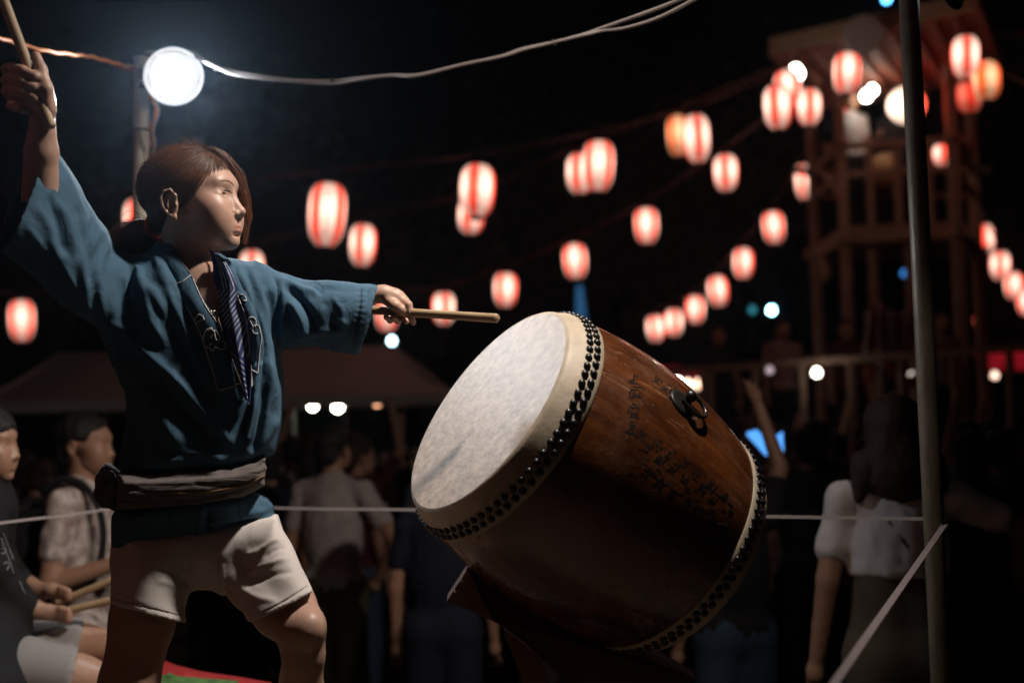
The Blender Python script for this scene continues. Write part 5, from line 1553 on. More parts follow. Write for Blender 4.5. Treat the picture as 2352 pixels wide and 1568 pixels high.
# platform and rails
def ring_of(zv, dz, name, w_, h_, ext=.0):
    pts = [p1, p2, p3, p4]
    z_ = zr(zv, 14.0, 2040)
    for i in range(4):
        a_ = pts[i].copy(); b_ = pts[(i + 1) % 4].copy(); a_[2] = b_[2] = z_ + dz; dd = (b_ - a_) / np.linalg.norm(b_ - a_)
        MB().beam(a_ - dd * ext, b_ + dd * ext, w_, h_).build(name, m_for.get(name, TW), tower)
m_for = {}
ring_of(545, 0, 'platform_beam', .08, .12, .12)
ring_of(335, 0, 'handrail', .06, .07, .2)
ring_of(400, 0, 'middle_rail', .05, .06)
q = [p1.copy(), p2.copy(), p3.copy(), p4.copy()]
for p_ in q: p_[2] = zr(545, 14.0) + .085
fl_ = np.array(q + [p_ + [0, 0, .03] for p_ in q]); MB().add(fl_, [(0, 1, 2, 3), (7, 6, 5, 4), (0, 4, 5, 1), (1, 5, 6, 2), (2, 6, 7, 3), (3, 7, 4, 0)]).build('platform_floor', TW, tower)
for f_ in (.25, .5, .78):
    b_ = p2 * (1 - f_) + p3 * f_; MB().box((b_[0], b_[1], (zr(545, 14) + zr(335, 14)) / 2), (.06, .06, zr(335, 14) - zr(545, 14) - .10)).build('baluster', TW, tower)
for f_ in (.27, .60):
    b_ = p2 * (1 - f_) + p3 * f_; b_ = b_ + [0, .12, 0]; MB().box((b_[0], b_[1], zr(545, 14) / 2 - .05), (.075, .075, zr(545, 14) - .1)).build('inner_post', TW, tower)
bm((1880, 385, 15.0), (1928, 440, 14.1), .06, .07, 'brace'); bm((2190, 300, 13.9), (2228, 360, 15.1), .06, .07, 'brace'); bm((1852, 165, 15.1), (1930, 245, 14.05), .06, .10, 'brace', RF)
bm((1886, 560, 15.0), (1900, 640, 14.8), .05, .2, 'bracket')
# roof: a low hipped roof seen from below, with rafters under it and a fascia round it
ZT = lambda u_, v_, d_: P(u_, v_, d_)
zroof = 5.53
def at_z(u_, v_, z_):
    """point of the picture ray at height z_"""
    a_ = P(u_, v_, 1.0) - CAM; return CAM + a_ * ((z_ - 1.6) / a_[2])
corners = [at_z(1772, 122, zroof), at_z(2246, 20, zroof), at_z(2300, 168, zroof), at_z(1892, 248, zroof)]
apex = sum(corners) / 4 + np.array([0, 0, .55])
V = np.array(corners + [c__ + [0, 0, .14] for c__ in corners] + [apex]); F = [(3, 2, 1, 0), (4, 5, 8), (5, 6, 8), (6, 7, 8), (7, 4, 8)]
mesh_obj('roof', V, F, RF, tower, smooth=False)
for i in range(4):
    a_, b_ = corners[i] + [0, 0, .07], corners[(i + 1) % 4] + [0, 0, .07]; MB().beam(a_, b_, .05, .17).build('fascia', RFX if i == 0 else RF, tower)
for i in range(1, 10):
    f_ = i / 10; a_ = corners[0] * (1 - f_) + corners[1] * f_; b_ = corners[3] * (1 - f_) + corners[2] * f_
    MB().beam(a_ + [0, .03, -.035], b_ + [0, -.03, -.035], .045, .065).build('rafter', RF, tower)
# horn speakers on the roof edge
def horn(u_, v_, d_, tgt, label):
    c__ = P(u_, v_, d_); ax_ = np.array(tgt, float); ax_ /= np.linalg.norm(ax_)
    r_ = empty('horn_speaker', c__, label, 'speaker', 'horn speakers on the tower')
    MB().lathe([(.0, -.02), (.03, -.02), (.05, .05), (.08, .11), (.13, .15), (.175, .17), (.18, .16), (.13, .13)], c__, ax_, 24).build('horn', mat('horn_grey', (.10, .085, .085), rough=.5), r_, True)
    MB().lathe([(.172, .166), (.188, .170), (.188, .184), (.172, .180)], c__, ax_, 28).build('rim', mat('horn_rim', (.22, .20, .20), rough=.5), r_, True)
    MB().lathe([(.0, -.14), (.06, -.14), (.06, -.02), (.0, -.02)], c__, ax_, 16).build('driver', mat('horn_grey'), r_, True)
horn(1978, 82, 12.6, (-.15, -1, -.25), 'round dark horn speaker fixed to the front edge of the tower roof')

# lower platform with its rail, red-and-white curtain
lp = empty('lower_platform', (P(2000, 900, 13)[0], 12.8, 0), 'wide lower platform with a long handrail round the foot of the tower', 'platform')
ra, rb = P(1530, 853, 13.6), P(2450, 792, 11.6)
zrr = (ra[2] + rb[2]) / 2; 
MB().beam(ra, rb, .06, .07).build('handrail', TW, lp)
for i in range(9):
    f_ = i / 8; b_ = ra * (1 - f_) + rb * f_; MB().box((b_[0], b_[1], b_[2] / 2), (.06, .06, b_[2] - .08)).build('rail_post', TW, lp)
dk = np.array([[ra[0], ra[1], 1.25], [rb[0], rb[1], 1.25], [rb[0] + .5, rb[1] + 4.5, 1.25], [ra[0] + .3, ra[1] + 3.5, 1.25]])
MB().add(np.vstack([dk, dk - [0, 0, .12]]), [(0, 1, 2, 3), (7, 6, 5, 4), (0, 4, 5, 1), (1, 5, 6, 2), (2, 6, 7, 3), (3, 7, 4, 0)]).build('deck', TW, lp)
cu = empty('striped_curtain', P(2050, 740, 13.0), 'crumpled red and white striped curtain draped at the foot of the tower', 'curtain')
def curtain(u0, v0, u1, v1, h_, d_, n_, parent, phase=0):
    for i in range(n_):
        ua, ub = u0 + (u1 - u0) * i / n_, u0 + (u1 - u0) * (i + 1) / n_
        V = []; m_ = 7
        for k in range(m_):
            f_ = k / (m_ - 1); u_ = ua + (ub - ua) * f_; vt = v0 + (v1 - v0) * (i + f_) / n_ - 18 * math.sin(math.pi * (i + f_) / n_ * 2.2)
            for r_ in range(5):
                g_ = r_ / 4; V.append(P(u_ + 3 * math.sin(g_ * 6 + i), vt + h_ * g_, d_ + .07 * math.sin((i + f_) * 7 + g_ * 2)))
        F = [(k * 5 + r_, k * 5 + r_ + 1, (k + 1) * 5 + r_ + 1, (k + 1) * 5 + r_) for k in range(m_ - 1) for r_ in range(4)]
        mesh_obj('curtain_panel', np.array(V), F, WHT_M if (i + phase) % 2 == 0 else RED_M, parent)
curtain(1985, 722, 2112, 690, 105, 13.0, 9, cu)
cu2 = empty('stall_bunting', P(2060, 860, 13.5), 'strip of red and white cloth hanging below the platform rail left of the pole', 'bunting')
curtain(1990, 850, 2130, 842, 34, 13.4, 6, cu2, 1)

# ---- red lit stall far right, and the awning behind the drum
def stall(u0, u1, v0, v1, d_, label, s_, name='market_stall'):
    r_ = empty(name, [P((u0 + u1) / 2, v1, d_)[0], P((u0 + u1) / 2, v1, d_)[1], 0], label, 'stall', 'food stalls beyond the crowd')
    a_, b_ = P(u0, v0, d_), P(u1, v0, d_); zb = P(u0, v1, d_)[2]
    aw = mat('lit_red_awning_%d' % int(s_ * 100), (.5, .02, .03), rough=.7, emis=(1.0, .02, .05), estr=s_)  # glow put into the cloth in place of lamps inside the stall
    n_ = max(3, int((u1 - u0) / 40))
    for i in range(n_):
        f0, f1 = i / n_ + .01, (i + 1) / n_ - .01; x0 = a_ + (b_ - a_) * f0; x1 = a_ + (b_ - a_) * f1
        V = np.array([x0, x1, [x1[0], x1[1] - .5, zb + .12], [x0[0], x0[1] - .5, zb + .12], [x1[0], x1[1] - .5, zb], [x0[0], x0[1] - .5, zb]])
        V = np.vstack([V, V + [0, .03, -.02]])
        mesh_obj('awning_panel', V, [(3, 2, 1, 0), (5, 4, 2, 3), (6, 7, 8, 9), (9, 8, 10, 11), (0, 1, 7, 6)], aw, r_, smooth=False)
    for x in (a_, b_):
        for yy in (-.45, .9): MB().box((x[0], x[1] + yy, zb / 2), (.05, .05, zb)).build('post', TW, r_)
    MB().box(((a_[0] + b_[0]) / 2, a_[1] - .2, .45), (abs(b_[0] - a_[0]) * .96, .6, .9)).build('counter', TW, r_)
stall(2232, 2420, 806, 852, 20, 'red awninged stall glowing at the right edge below the lanterns', .16)
stall(1505, 1660, 842, 868, 21, 'stall with a red awning showing just over the drum barrel', .12)

# ---- the long pale tent behind the drummer
CANV = mat('tent_canvas', (.55, .52, .50), rough=.85, noise=.15, nscale=2, bump=.3, bscale=8, bdist=.02)
yF, yR, yB_ = 11.2, 13.0, 14.8
zE = 2.08; 
def X(u_, v_, y_):
    d_ = y_
    for _ in range(3):
        p_ = P(u_, v_, d_); d_ += (y_ - p_[1])
    return P(u_, v_, d_)
eL, eR = X(-70, 946, yF), X(1046, 893, yF); rL, rR = X(132, 797, yR), X(905, 806, yR)
zE = (eL[2] + eR[2]) / 2 + .02; zRg = (rL[2] + rR[2]) / 2
tent = empty('tent', ((eL[0] + eR[0]) / 2, yR, 0), 'long pale canvas festival tent behind the drummer', 'tent')
FL, FR_, BL, BR = [np.array([x, y, zE]) for x, y in ((eL[0], yF), (eR[0], yF), (eL[0], yB_), (eR[0], yB_))]
RL, RR_ = np.array([rL[0], yR, zRg]), np.array([rR[0], yR, zRg])
def panel(a_, b_, c__, d__, nx, ny, sag, name):
    V = []
    for i in range(ny + 1):
        for j in range(nx + 1):
            s_, t_ = j / nx, i / ny; p_ = (a_ * (1 - s_) + b_ * s_) * (1 - t_) + (d__ * (1 - s_) + c__ * s_) * t_
            V.append(p_ - [0, 0, sag * math.sin(math.pi * t_) * (.6 + .4 * math.cos(s_ * math.pi * 2 * 3))])
    F = [(i * (nx + 1) + j, i * (nx + 1) + j + 1, (i + 1) * (nx + 1) + j + 1, (i + 1) * (nx + 1) + j) for i in range(ny) for j in range(nx)]
    mesh_obj(name, np.array(V), F, CANV, tent)
panel(FL, FR_, RR_, RL, 24, 8, .07, 'roof_panel'); panel(BR, BL, RL, RR_, 24, 8, .07, 'roof_panel')
panel(BL, FL, RL, RL, 8, 8, .03, 'roof_end'); panel(FR_, BR, RR_, RR_, 8, 8, .03, 'roof_end')
dz = np.array([0, 0, -.09])
panel(FL + dz, FR_ + dz, FR_, FL, 30, 2, .0, 'valance'); panel(FR_ + dz, BR + dz, BR, FR_, 10, 2, .0, 'valance')
POLEM = mat('tent_pole', (.3, .28, .27), rough=.4, metal=.5)
for x_ in np.linspace(FL[0] + .05, FR_[0] - .05, 4):
    for y_ in (yF + .05, yB_ - .05): MB().lathe([(.02, 0), (.02, zE - .02)], (x_, y_, 0), (0, 0, 1), 10).build('leg', POLEM, tent, True)
# ---- a tall blue banner lit in the distance
bn = empty('blue_banner', P(1332, 900, 22) * [1, 1, 0], 'tall blue lit banner far behind the top of the drum', 'banner')
BLU = mat('blue_banner_lit', (.05, .2, .4), rough=.8, emis=(.05, .22, .5), estr=.35)
q = [P(1324, 655, 22), P(1338, 655, 22), P(1348, 735, 22), P(1322, 735, 22)]
MB().add(np.array(q + [x + [0, .04, 0] for x in q]), [(3, 2, 1, 0), (4, 5, 6, 7), (0, 1, 5, 4), (1, 2, 6, 5), (2, 3, 7, 6), (3, 0, 4, 7)]).build('cloth', BLU, bn)
b_ = P(1335, 655, 22.05); MB().lathe([(.015, 0), (.015, b_[2] + .1)], (b_[0], b_[1], 0), (0, 0, 1), 8).build('pole', POLEM, bn, True)
# ================================================================= the crowd
def low_head():
    f = Field([-.13, -.10, -.16], [.13, .10, .13], .006)
    f.apply(lambda p: head_sdf(p), f.lo, f.lo + f.n * f.h)
    f.apply(lambda p: ear_sdf(p), [-.05, -.1, -.06], [.03, .1, .03], k=.004)
    V, Q = f.mesh(); return V, Q
HV, HQ = low_head()
def hair_local(style, f, h0):
    """style: short / bob / long / bun"""
    def fn(p):
        q = p - h0
        d = d_el(q, (-.016, 0, .036), (.103, .084, .084))
        poly = np.array([(.086, .060), (.045, .045), (.030, .010), (-.005, .010), (-.035, -.01), (-.040, -.06), (-.05, -.3), (.3, -.3), (.3, .07), (.1, .072)])
        if style == 'long': poly[3:7, 0] = [.02, .01, 0.0, 0.0]
        s = poly_sd_exact(q[..., 0] * 1000, q[..., 2] * 1000, poly * 1000) / 1000
        d = smin(d, d_el(q, (-.065, 0, -.03), (.045, .064, .05)), .02)
        if style in ('bob', 'long'):
            d = smin(d, d_rc(q, (-.03, 0, -.02), (-.050, 0, -.10 if style == 'bob' else -.12), .084, .070 if style == 'bob' else .105), .03)
            if style == 'long':
                for k in range(5): d = smin(d, d_rc(q, (-.06, (k - 2) * .050, -.10), (-.080 + .01 * (k % 2), (k - 2) * .062, -.175 - .02 * (k % 3)), .045, .018), .02)
        if style == 'bun': d = smin(d, d_el(q, (-.10, 0, .085), (.04, .04, .04)), .01)
        return smax(d, -s, .006)
    f.apply(fn, f.lo, f.lo + f.n * f.h)
def person_template(style='short', armL='down', armR='down', long_skirt=False, h=.013, hem=.84, waist=.89):
    """faces +x, her/his left is +y, feet at z=0, 1.68 m tall. returns dict of arrays"""
    out = {}
    sh = {1: np.array([0, .165, 1.36]), -1: np.array([0, -.165, 1.36])}
    arms = {}
    for s, pose in ((1, armL), (-1, armR)):
        S = sh[s]
        if pose == 'down': E, W = S + [0.0, s * .05, -.28], S + [.06, s * .06, -.52]
        elif pose == 'bent': E, W = S + [-.02, s * .06, -.27], S + [.22, s * .0, -.20]
        elif pose == 'up': E, W = S + [.10, s * .10, .20], S + [.16, s * .04, .46]
        elif pose == 'out': E, W = S + [.03, s * .25, -.10], S + [.08, s * .48, -.16]
        elif pose == 'hip': E, W = S + [-.06, s * .20, -.24], S + [.04, s * .06, -.42]
        elif pose == 'phone': E, W = S + [.10, s * .04, -.24], S + [.30, -s * .04, -.12]
        else: E, W = pose
        arms[s] = (S, np.array(E), np.array(W))
    f = Field([-.30, -.75, -.01], [.50, .75, 1.95], h)
    for s in (1, -1):
        S, E, W = arms[s]; dw = (W - E) / np.linalg.norm(W - E)
        f.chain([S, E, W], [.044, .037, .026], k=.01)
        f.el(W + dw * .05, (.035, .030, .040), k=.012)
        for k in range(3): f.rc(W + dw * .07 + [0, (k - 1) * .018, 0], W + dw * .135 + [.01, (k - 1) * .024, 0], .0095, .008, k=.004)
        f.rc(W + dw * .03, W + dw * .085 + [.03, -s * .03, 0], .012, .009, k=.006)
        f.chain([(0, s * .075, .84), (.01, s * .095, .46), (-.015, s * .10, .09)], [.062, .050, .034], k=.02)
        f.chain([(-.03, s * .10, .045), (.06, s * .105, .04), (.15, s * .11, .03)], [.040, .040, .030], k=.01)
    f.rc((0, 0, .95), (0, 0, 1.28), .07, .08, k=.03)
    f.rc((-.005, 0, 1.36), (.01, 0, 1.50), .052, .050, k=.02)
    V, Q = f.mesh(); V = relax(V, Q, 1)
    h0 = np.array([.015, 0, 1.565])
    out['body'] = (np.concatenate([V, HV + h0]), np.concatenate([Q, HQ + len(V)]))
    f = Field([-.20, -.16, 1.20], [.20, .16, 1.76], .010); hair_local(style, f, h0); V, Q = f.mesh(); V = relax(V, Q, 1); N = normals(V, Q); V = V + N * (vnoise(V * [1, 1, .25], 130, 12) * .007 + vnoise(V, 60, 2) * .005)[:, None]; out['hair'] = (V, Q)
    f = Field([-.26, -.60, .74], [.40, .60, 1.80], h)
    f.el((0, 0, 1.18), (.115, .160, .29), k=.03); f.rc((0, -.07, .90), (0, .07, .90), .108, .108, k=.04)
    for s in (1, -1):
        S, E, W = arms[s]; f.rc((0, s * .06, 1.37), S, .056, .052, k=.04); f.rc(S, S + (E - S) * .60, .052, .052, k=.02)
    f.apply(lambda p: p[..., 2] - .0 * 0 - 1.0e9, f.lo, f.lo) 
    f.F = np.maximum(f.F, (hem - (f.lo[2] + np.arange(f.n[2]) * f.h))[None, None, :].astype(np.float32))
    V, Q = f.mesh(); V = relax(V, Q, 1); N = normals(V, Q); V = V + N * (vnoise(V, 22, 5) * .008 + vnoise(V * [1.4, 1.4, .5], 52, 6) * .006 + vnoise(V * [1, 1, 2], 40, 16) * .003)[:, None]; out['shirt'] = (V, Q)
    f = Field([-.26, -.30, .03], [.26, .30, max(1.02, waist + .08)], h)
    if long_skirt: f.chain([(0, 0, .88), (0, 0, .55), (0, 0, .22)], [.135, .17, .19], k=.02)
    else:
        for s in (1, -1): f.chain([(0, s * .075, .86), (.01, s * .095, .46), (-.01, s * .10, .12)], [.10, .078, .066], k=.02)
    f.rc((0, -.07, .89), (0, .07, .89), .11, .11, k=.03)
    if waist > .9: f.rc((0, -.055, .92), (0, -.045, waist), .105, .098, k=.03); f.rc((0, .055, .92), (0, .045, waist), .105, .098, k=.03)
    V, Q = f.mesh(); out['trousers'] = (relax(V, Q, 1), Q)
    return out
SKIN2 = mat('crowd_skin', (.42, .23, .15), rough=.5)
BLACKH = mat('black_hair', (.010, .008, .008), rough=.7, bump=.5, bscale=90)
BROWNH = mat('dark_brown_hair', (.040, .018, .010), rough=.75, bump=.5, bscale=90)
CL = {'black': (.012, .012, .014), 'dark grey': (.05, .05, .055), 'navy': (.007, .010, .030), 'white': (.50, .46, .45), 'pale pink': (.42, .26, .26), 'maroon': (.10, .018, .02), 'pale blue': (.14, .20, .32), 'beige': (.30, .23, .17),
      'olive': (.09, .085, .03), 'brown': (.10, .05, .03), 'denim': (.04, .08, .14), 'khaki': (.13, .095, .065)}
def cloth(c): return mat('cloth_' + c.replace(' ', '_'), CL[c], rough=.9, noise=.25, nscale=12)
TPL = {}
def tmesh(key, spec):
    if key not in TPL:
        t_ = person_template(**spec); TPL[key] = {}
        for nm, (V, Q) in t_.items():
            me = bpy.data.meshes.new(nm); V = V.astype(np.float32)
            me.vertices.add(len(V)); me.vertices.foreach_set('co', V.ravel()); me.loops.add(Q.size); me.loops.foreach_set('vertex_index', Q.astype(np.int32).ravel())
            me.polygons.add(len(Q)); me.polygons.foreach_set('loop_start', np.arange(0, Q.size, 4, dtype=np.int32)); me.update(calc_edges=True)
            me.polygons.foreach_set('use_smooth', [True] * len(Q)); me.materials.append(SKIN2); TPL[key][nm] = me
    return TPL[key]
def put(key, spec, x, y, z, rz, top, bottom, hairm, label, group, sc=1.0, names=('shirt', 'trousers')):
    T_ = tmesh(key, spec)
    r_ = empty('person', (x, y, z), label, 'person', group, rz=rz); r_.scale = (sc, sc, sc)
    for nm, me in T_.items():
        o = add_obj(nm if nm in ('body', 'hair') else (names[0] if nm == 'shirt' else names[1]), me, r_)
        mm = {'body': SKIN2, 'hair': hairm, 'shirt': top, 'trousers': bottom}[nm]
        o.material_slots[0].link = 'OBJECT'; o.material_slots[0].material = mm
    return r_
SPEC = {'a': dict(style='short'), 'b': dict(style='bob', armL='bent', armR='down'), 'c': dict(style='long', armL='down', armR='hip'), 'd': dict(style='short', armL='down', armR='up'),
        'e': dict(style='bun', armL='bent', armR='bent', long_skirt=True), 'f': dict(style='short', armL='up', armR='bent')}
POSE = {'a': 'with arms down', 'b': 'with bobbed hair', 'c': 'with long hair', 'd': 'with one arm raised', 'e': 'with hair in a bun', 'f': 'holding up a hand'}
def gx(u_, y_): return X(u_, 1020, y_)[0]
GRP = 'people in the dark crowd beyond the stage'
# the ones that stand out
put('d', SPEC['d'], gx(1672, 5.2), 5.2, 0, 1.75, cloth('black'), cloth('denim'), BLACKH, 'person in black with blue jeans right behind the drum, bare arm raised', GRP, .95)
put('ph', dict(style='short', armL='phone', armR='phone'), gx(1768, 7.6), 7.6, 0, -1.35, cloth('pale pink'), cloth('black'), BLACKH, 'person in a pale pink top bent over a glowing blue phone', GRP, .92)
put('a', SPEC['a'], gx(1010, 5.6), 5.6, 0, 1.5, cloth('navy'), cloth('navy'), BLACKH, 'person in navy clothes standing in the gap left of the drum', GRP, .93)
put('v', dict(style='short', armL='bent', armR='hip'), gx(762, 6.6), 6.6, 0, 1.25, cloth('white'), cloth('olive'), BLACKH, 'person in a pale white top with patterned trousers left of the drum', GRP, 1.02)
put('w', dict(style='long', armL=((.0, .215, 1.12), (.05, .25, .88)), armR=((.06, -.40, 1.26), (.10, -.66, 1.18)), hem=1.13, waist=1.13), gx(2052, 4.15), 4.15, 0, math.radians(86), mat('white_t_shirt', (.78, .72, .70), rough=.9), cloth('khaki'), BROWNH,
    'woman seen from behind in a white T-shirt beside the right pole, arm stretched right', 'people near the stage', 1.03, ('t_shirt', 'trousers'))
bs = MB(); pts = [P(2040, 1196, 4.02), P(2080, 1250, 4.0), P(2120, 1310, 4.0), P(2145, 1350, 4.0)]
bs.tube(smooth_path(np.array(pts), 20), .007, 6); o = bs.build('bag_strap', cloth('khaki'), None, True); tag(o, 'thin bag strap slanting across the back of the white T-shirt', 'strap')
put('f', SPEC['f'], gx(2290, 6.8), 6.8, 0, 1.2, cloth('pale blue'), cloth('black'), BLACKH, 'person in pale blue at the right edge with a raised arm', GRP, .96)
put('b', SPEC['b'], gx(2225, 6.2), 6.2, 0, 1.5, cloth('black'), cloth('black'), BLACKH, 'person in black directly right of the weathered pole', GRP, .96)
put('a', SPEC['a'], gx(1850, 7.4), 7.4, 0, 1.6, cloth('dark grey'), cloth('black'), BLACKH, 'dark haired person in grey standing left of the white T-shirt woman', GRP, .98)
taken = [(gx(1672, 5.2), 5.2), (gx(1768, 7.6), 7.6), (gx(1010, 5.6), 5.6), (gx(762, 6.6), 6.6), (gx(2048, 4.15), 4.15), (gx(1850, 7.4), 7.4), (gx(2290, 6.8), 6.8), (gx(2225, 6.2), 6.2), (gx(190, 4.9), 4.9)]
seen_l = set()
def lab_of(s_):
    if s_ in seen_l: s_ = s_.replace(' row onlooker', ' row onlooker farther right')
    seen_l.add(s_); return s_
# everyone else
rr = random.Random(5)
cols = ['black', 'black', 'dark grey', 'navy', 'maroon', 'brown', 'white', 'pale pink', 'pale blue', 'olive', 'beige', 'black', 'dark grey']
cnt = 0
for row, (y_, du) in enumerate(((7.7, 105), (8.8, 85), (10.0, 75), (11.4, 66), (13.0, 60))):
    u_ = 20 + rr.random() * du
    while u_ < 2352:
        yy = y_ + rr.uniform(-.35, .35); x_ = gx(u_, yy)
        u_ += du * rr.uniform(.75, 1.35)
        if any((x_ - a_) ** 2 + (yy - b_) ** 2 < .34 ** 2 for a_, b_ in taken): continue
        if 245 < u_ < 560: continue
        taken.append((x_, yy)); k = rr.choice('aaabbccdef'); c_ = rr.choice(cols)
        where = 'under the tent at left' if u_ < 300 else ('between drummer and drum' if u_ < 1000 else ('behind the drum' if u_ < 1560 else ('just right of the drum' if u_ < 1900 else ('beyond the T-shirt woman' if u_ < 2200 else 'near the right edge'))))
        dep = ('front', 'second', 'third', 'fourth', 'back')[row]
        put(k, SPEC[k], x_, yy, 0, rr.uniform(.6, 2.4), cloth(c_), cloth(rr.choice(['black', 'navy', 'denim', 'khaki'])), rr.choice([BLACKH, BLACKH, BROWNH]),
            lab_of('%s row onlooker, %s top, %s, %s' % (dep, c_, POSE[k], where)), GRP, rr.uniform(.93, 1.03)); cnt += 1
print('crowd', cnt)
# glowing phone (held)
ph = empty('phone', P(1758, 1012, 6.2), 'glowing blue phone held flat in the crowd right of the drum', 'phone')
q = [P(1716, 992, 6.30), P(1738, 986, 6.34), P(1764, 1012, 6.2), P(1798, 990, 6.3), P(1800, 1034, 6.2), P(1760, 1040, 6.12)]
q = np.array(q); MB().add(np.vstack([q, q + [0, .02, -.012]]), [(5, 2, 1, 0), (5, 4, 3, 2), (6, 7, 8, 11), (8, 9, 10, 11)] + [(i, (i + 1) % 6, (i + 1) % 6 + 6, i + 6) for i in range(6)]).build('screen', mat('phone_screen', (.05, .1, .2), emis=(.10, .38, 1.0), estr=1.3), ph)
# people on the tower
zt = zr(545, 14.0) + .12
put('d', SPEC['d'], P(1960, 400, 14.5)[0], P(1960, 400, 14.5)[1], zt, -1.2, cloth('white'), cloth('black'), BLACKH, 'drummer in a pale shirt on the upper tower platform by the left front post', 'people on the tower', .95)
put('f', SPEC['f'], P(2060, 400, 14.7)[0], P(2060, 400, 14.7)[1], zt, -1.9, cloth('black'), cloth('black'), BLACKH, 'drummer in black on the upper tower platform with an arm raised', 'people on the tower', .95)
for (u_, d_, k, c_, lab) in ((1812, 13.4, 'b', 'pale pink', 'person with pale sleeves leaning at the lower platform left of the tower'), (1962, 13.5, 'a', 'maroon', 'person in maroon on the lower platform beside the striped curtain'), (2185, 13.0, 'b', 'beige', 'person in beige on the lower platform just right of the pole'), (1660, 14.0, 'a', 'black', 'dark figure on the lower platform above the red awning')):
    b_ = P(u_, 800, d_); put(k, SPEC[k], b_[0], b_[1] + .3, 1.25, -1.4, cloth(c_), cloth('black'), BLACKH, lab, 'people on the tower', .95)
td = empty('tower_drum', P(2032, 388, 14.1), 'tan drum head showing through the tower railing', 'drum')
ax_ = np.array([-.25, -1, .15]); MB().lathe([(.0, 0), (.175, 0), (.185, .02), (.20, .12), (.205, .25), (.20, .38), (.185, .48), (.0, .48)], P(2032, 388, 14.1), -ax_, 28).build('barrel', mat('drum_brown_far', (.12, .045, .015), rough=.4), td, True)
MB().lathe([(.0, -.004), (.17, -.003), (.182, .008)], P(2032, 388, 14.1), -ax_, 28).build('drum_head', mat('tan_hide_far', (.50, .30, .14), rough=.7), td, True)

# ---- the man in the printed white shirt behind the stage, in profile
man = empty('person', X(205, 1000, 4.95) * [1, 1, 0], 'man in a printed white shirt and backpack looking right, behind the seated drummer', 'person', 'people near the stage')
mx_, my_ = parent_world(man)[0], parent_world(man)[1]
T_ = person_template('short', armL='down', armR='bent', h=.010)
ang = math.radians(-4); R_ = np.array([[math.cos(ang), -math.sin(ang), 0], [math.sin(ang), math.cos(ang), 0], [0, 0, 1]])
prm = mat('printed_shirt', (.80, .72, .68), rough=.9, noise=.6, nscale=24, col2=(.30, .20, .17))
for nm, (V, Q) in T_.items():
    V = (V * 1.045) @ R_.T + [mx_ - .03, my_, .0]
    mesh_obj(nm, V, Q, {'body': SKIN2, 'hair': BLACKH, 'shirt': prm, 'trousers': cloth('black')}[nm], man)
fb = Field([-.36, -.20, .92], [-.06, .20, 1.46], .012); fb.el((-.20, 0, 1.17), (.115, .15, .21), k=.01); fb.el((-.28, 0, 1.08), (.06, .11, .12), k=.03)
V, Q = fb.mesh(); mesh_obj('backpack', (relax(V, Q, 1) * 1.045) @ R_.T + [mx_ - .03, my_, 0], Q, cloth('black'), man)
stp = np.array([(-.10, -.11, 1.40), (-.02, -.12, 1.445), (.06, -.12, 1.42), (.12, -.13, 1.33), (.135, -.14, 1.20), (.10, -.17, 1.08), (0.0, -.20, 1.02)]) * 1.045 @ R_.T + [mx_ - .03, my_, 0]
mesh_obj('backpack_strap', *tube_arr(smooth_path(stp, 30), .014, 8), cloth('black'), man)

# ---- the seated drummer at the left edge
sd = empty('person', P(20, 1700, 3.9), 'seated drummer in a black happi at the left edge, sticks on the lap', 'person', 'people near the stage')
D = 3.85
hr = [math.radians(4), math.radians(3)]
f_ = np.array([math.cos(hr[0]), .03, -math.sin(hr[0])]); l_ = np.array([math.sin(hr[0]), 0, math.cos(hr[0])]); u_ = np.cross(l_, f_) * -1
u_ = np.array([0, 1.0, 0]); R2 = np.stack([f_, l_, u_], 1)
Vh2 = K(-36, 1020, D) + (HV * .98) @ R2.T
fb = Field([-1.75, -1.05, 3.5], [-1.05, -.15, 4.25], .008)
fb.rc(K(-45, 1070, D), K(-50, 1140, D + .02), .052, .056, k=.02)
fb.chain([K(-84, 1160, D), K(-84, 1380, D + .05)], [.115, .12], k=.04)
fb.chain([K(10, 1340, D - .05), K(85, 1402, D - .06), K(112, 1405, D - .06)], [.036, .026, .024], k=.01)
fb.el(K(130, 1408, D - .06), (.040, .024, .020), k=.01)
for k_ in range(4): fb.chain([K(138, 1396 + k_ * 9, D - .075), K(156, 1400 + k_ * 8, D - .085), K(162, 1408 + k_ * 7, D - .07)], [.0105, .0095, .008], k=.003)
fb.chain([K(60, 1340, D + .10), K(95, 1358, D + .06), K(120, 1354, D + .04)], [.03, .025, .024], k=.01)
fb.el(K(132, 1358, D + .03), (.038, .020, .022), k=.01)
for k_ in range(3): fb.chain([K(140, 1350 + k_ * 8, D + .01), K(157, 1356 + k_ * 8, D), K(163, 1364 + k_ * 7, D + .02)], [.0105, .0095, .008], k=.003)
fb.chain([K(-90, 1440, D + .1), K(60, 1476, D + .06), K(176, 1484, D), K(262, 1488, D - .03)], [.080, .078, .070, .052], k=.02)
fb.chain([K(-90, 1510, D - .06), K(60, 1545, D - .13), K(176, 1562, D - .165), K(262, 1576, D - .18)], [.080, .078, .072, .054], k=.02)
V, Q = fb.mesh(); V = relax(V, Q, 1)
mesh_obj('body', C2W(np.concatenate([V, Vh2])), np.concatenate([Q, HQ + len(V)]), mat('seated_skin', (.44, .25, .17), rough=.42, noise=.1, nscale=50), sd)
fb = Field([-1.85, -1.1, 3.45], [-1.0, -.2, 4.3], .009)
fb.chain([K(-84, 1150, D), K(-84, 1380, D + .02)], [.14, .15], k=.05)
fb.chain([K(-50, 1165, D - .08), K(-34, 1300, D - .11), K(50, 1388, D - .07)], [.070, .070, .046], k=.03)
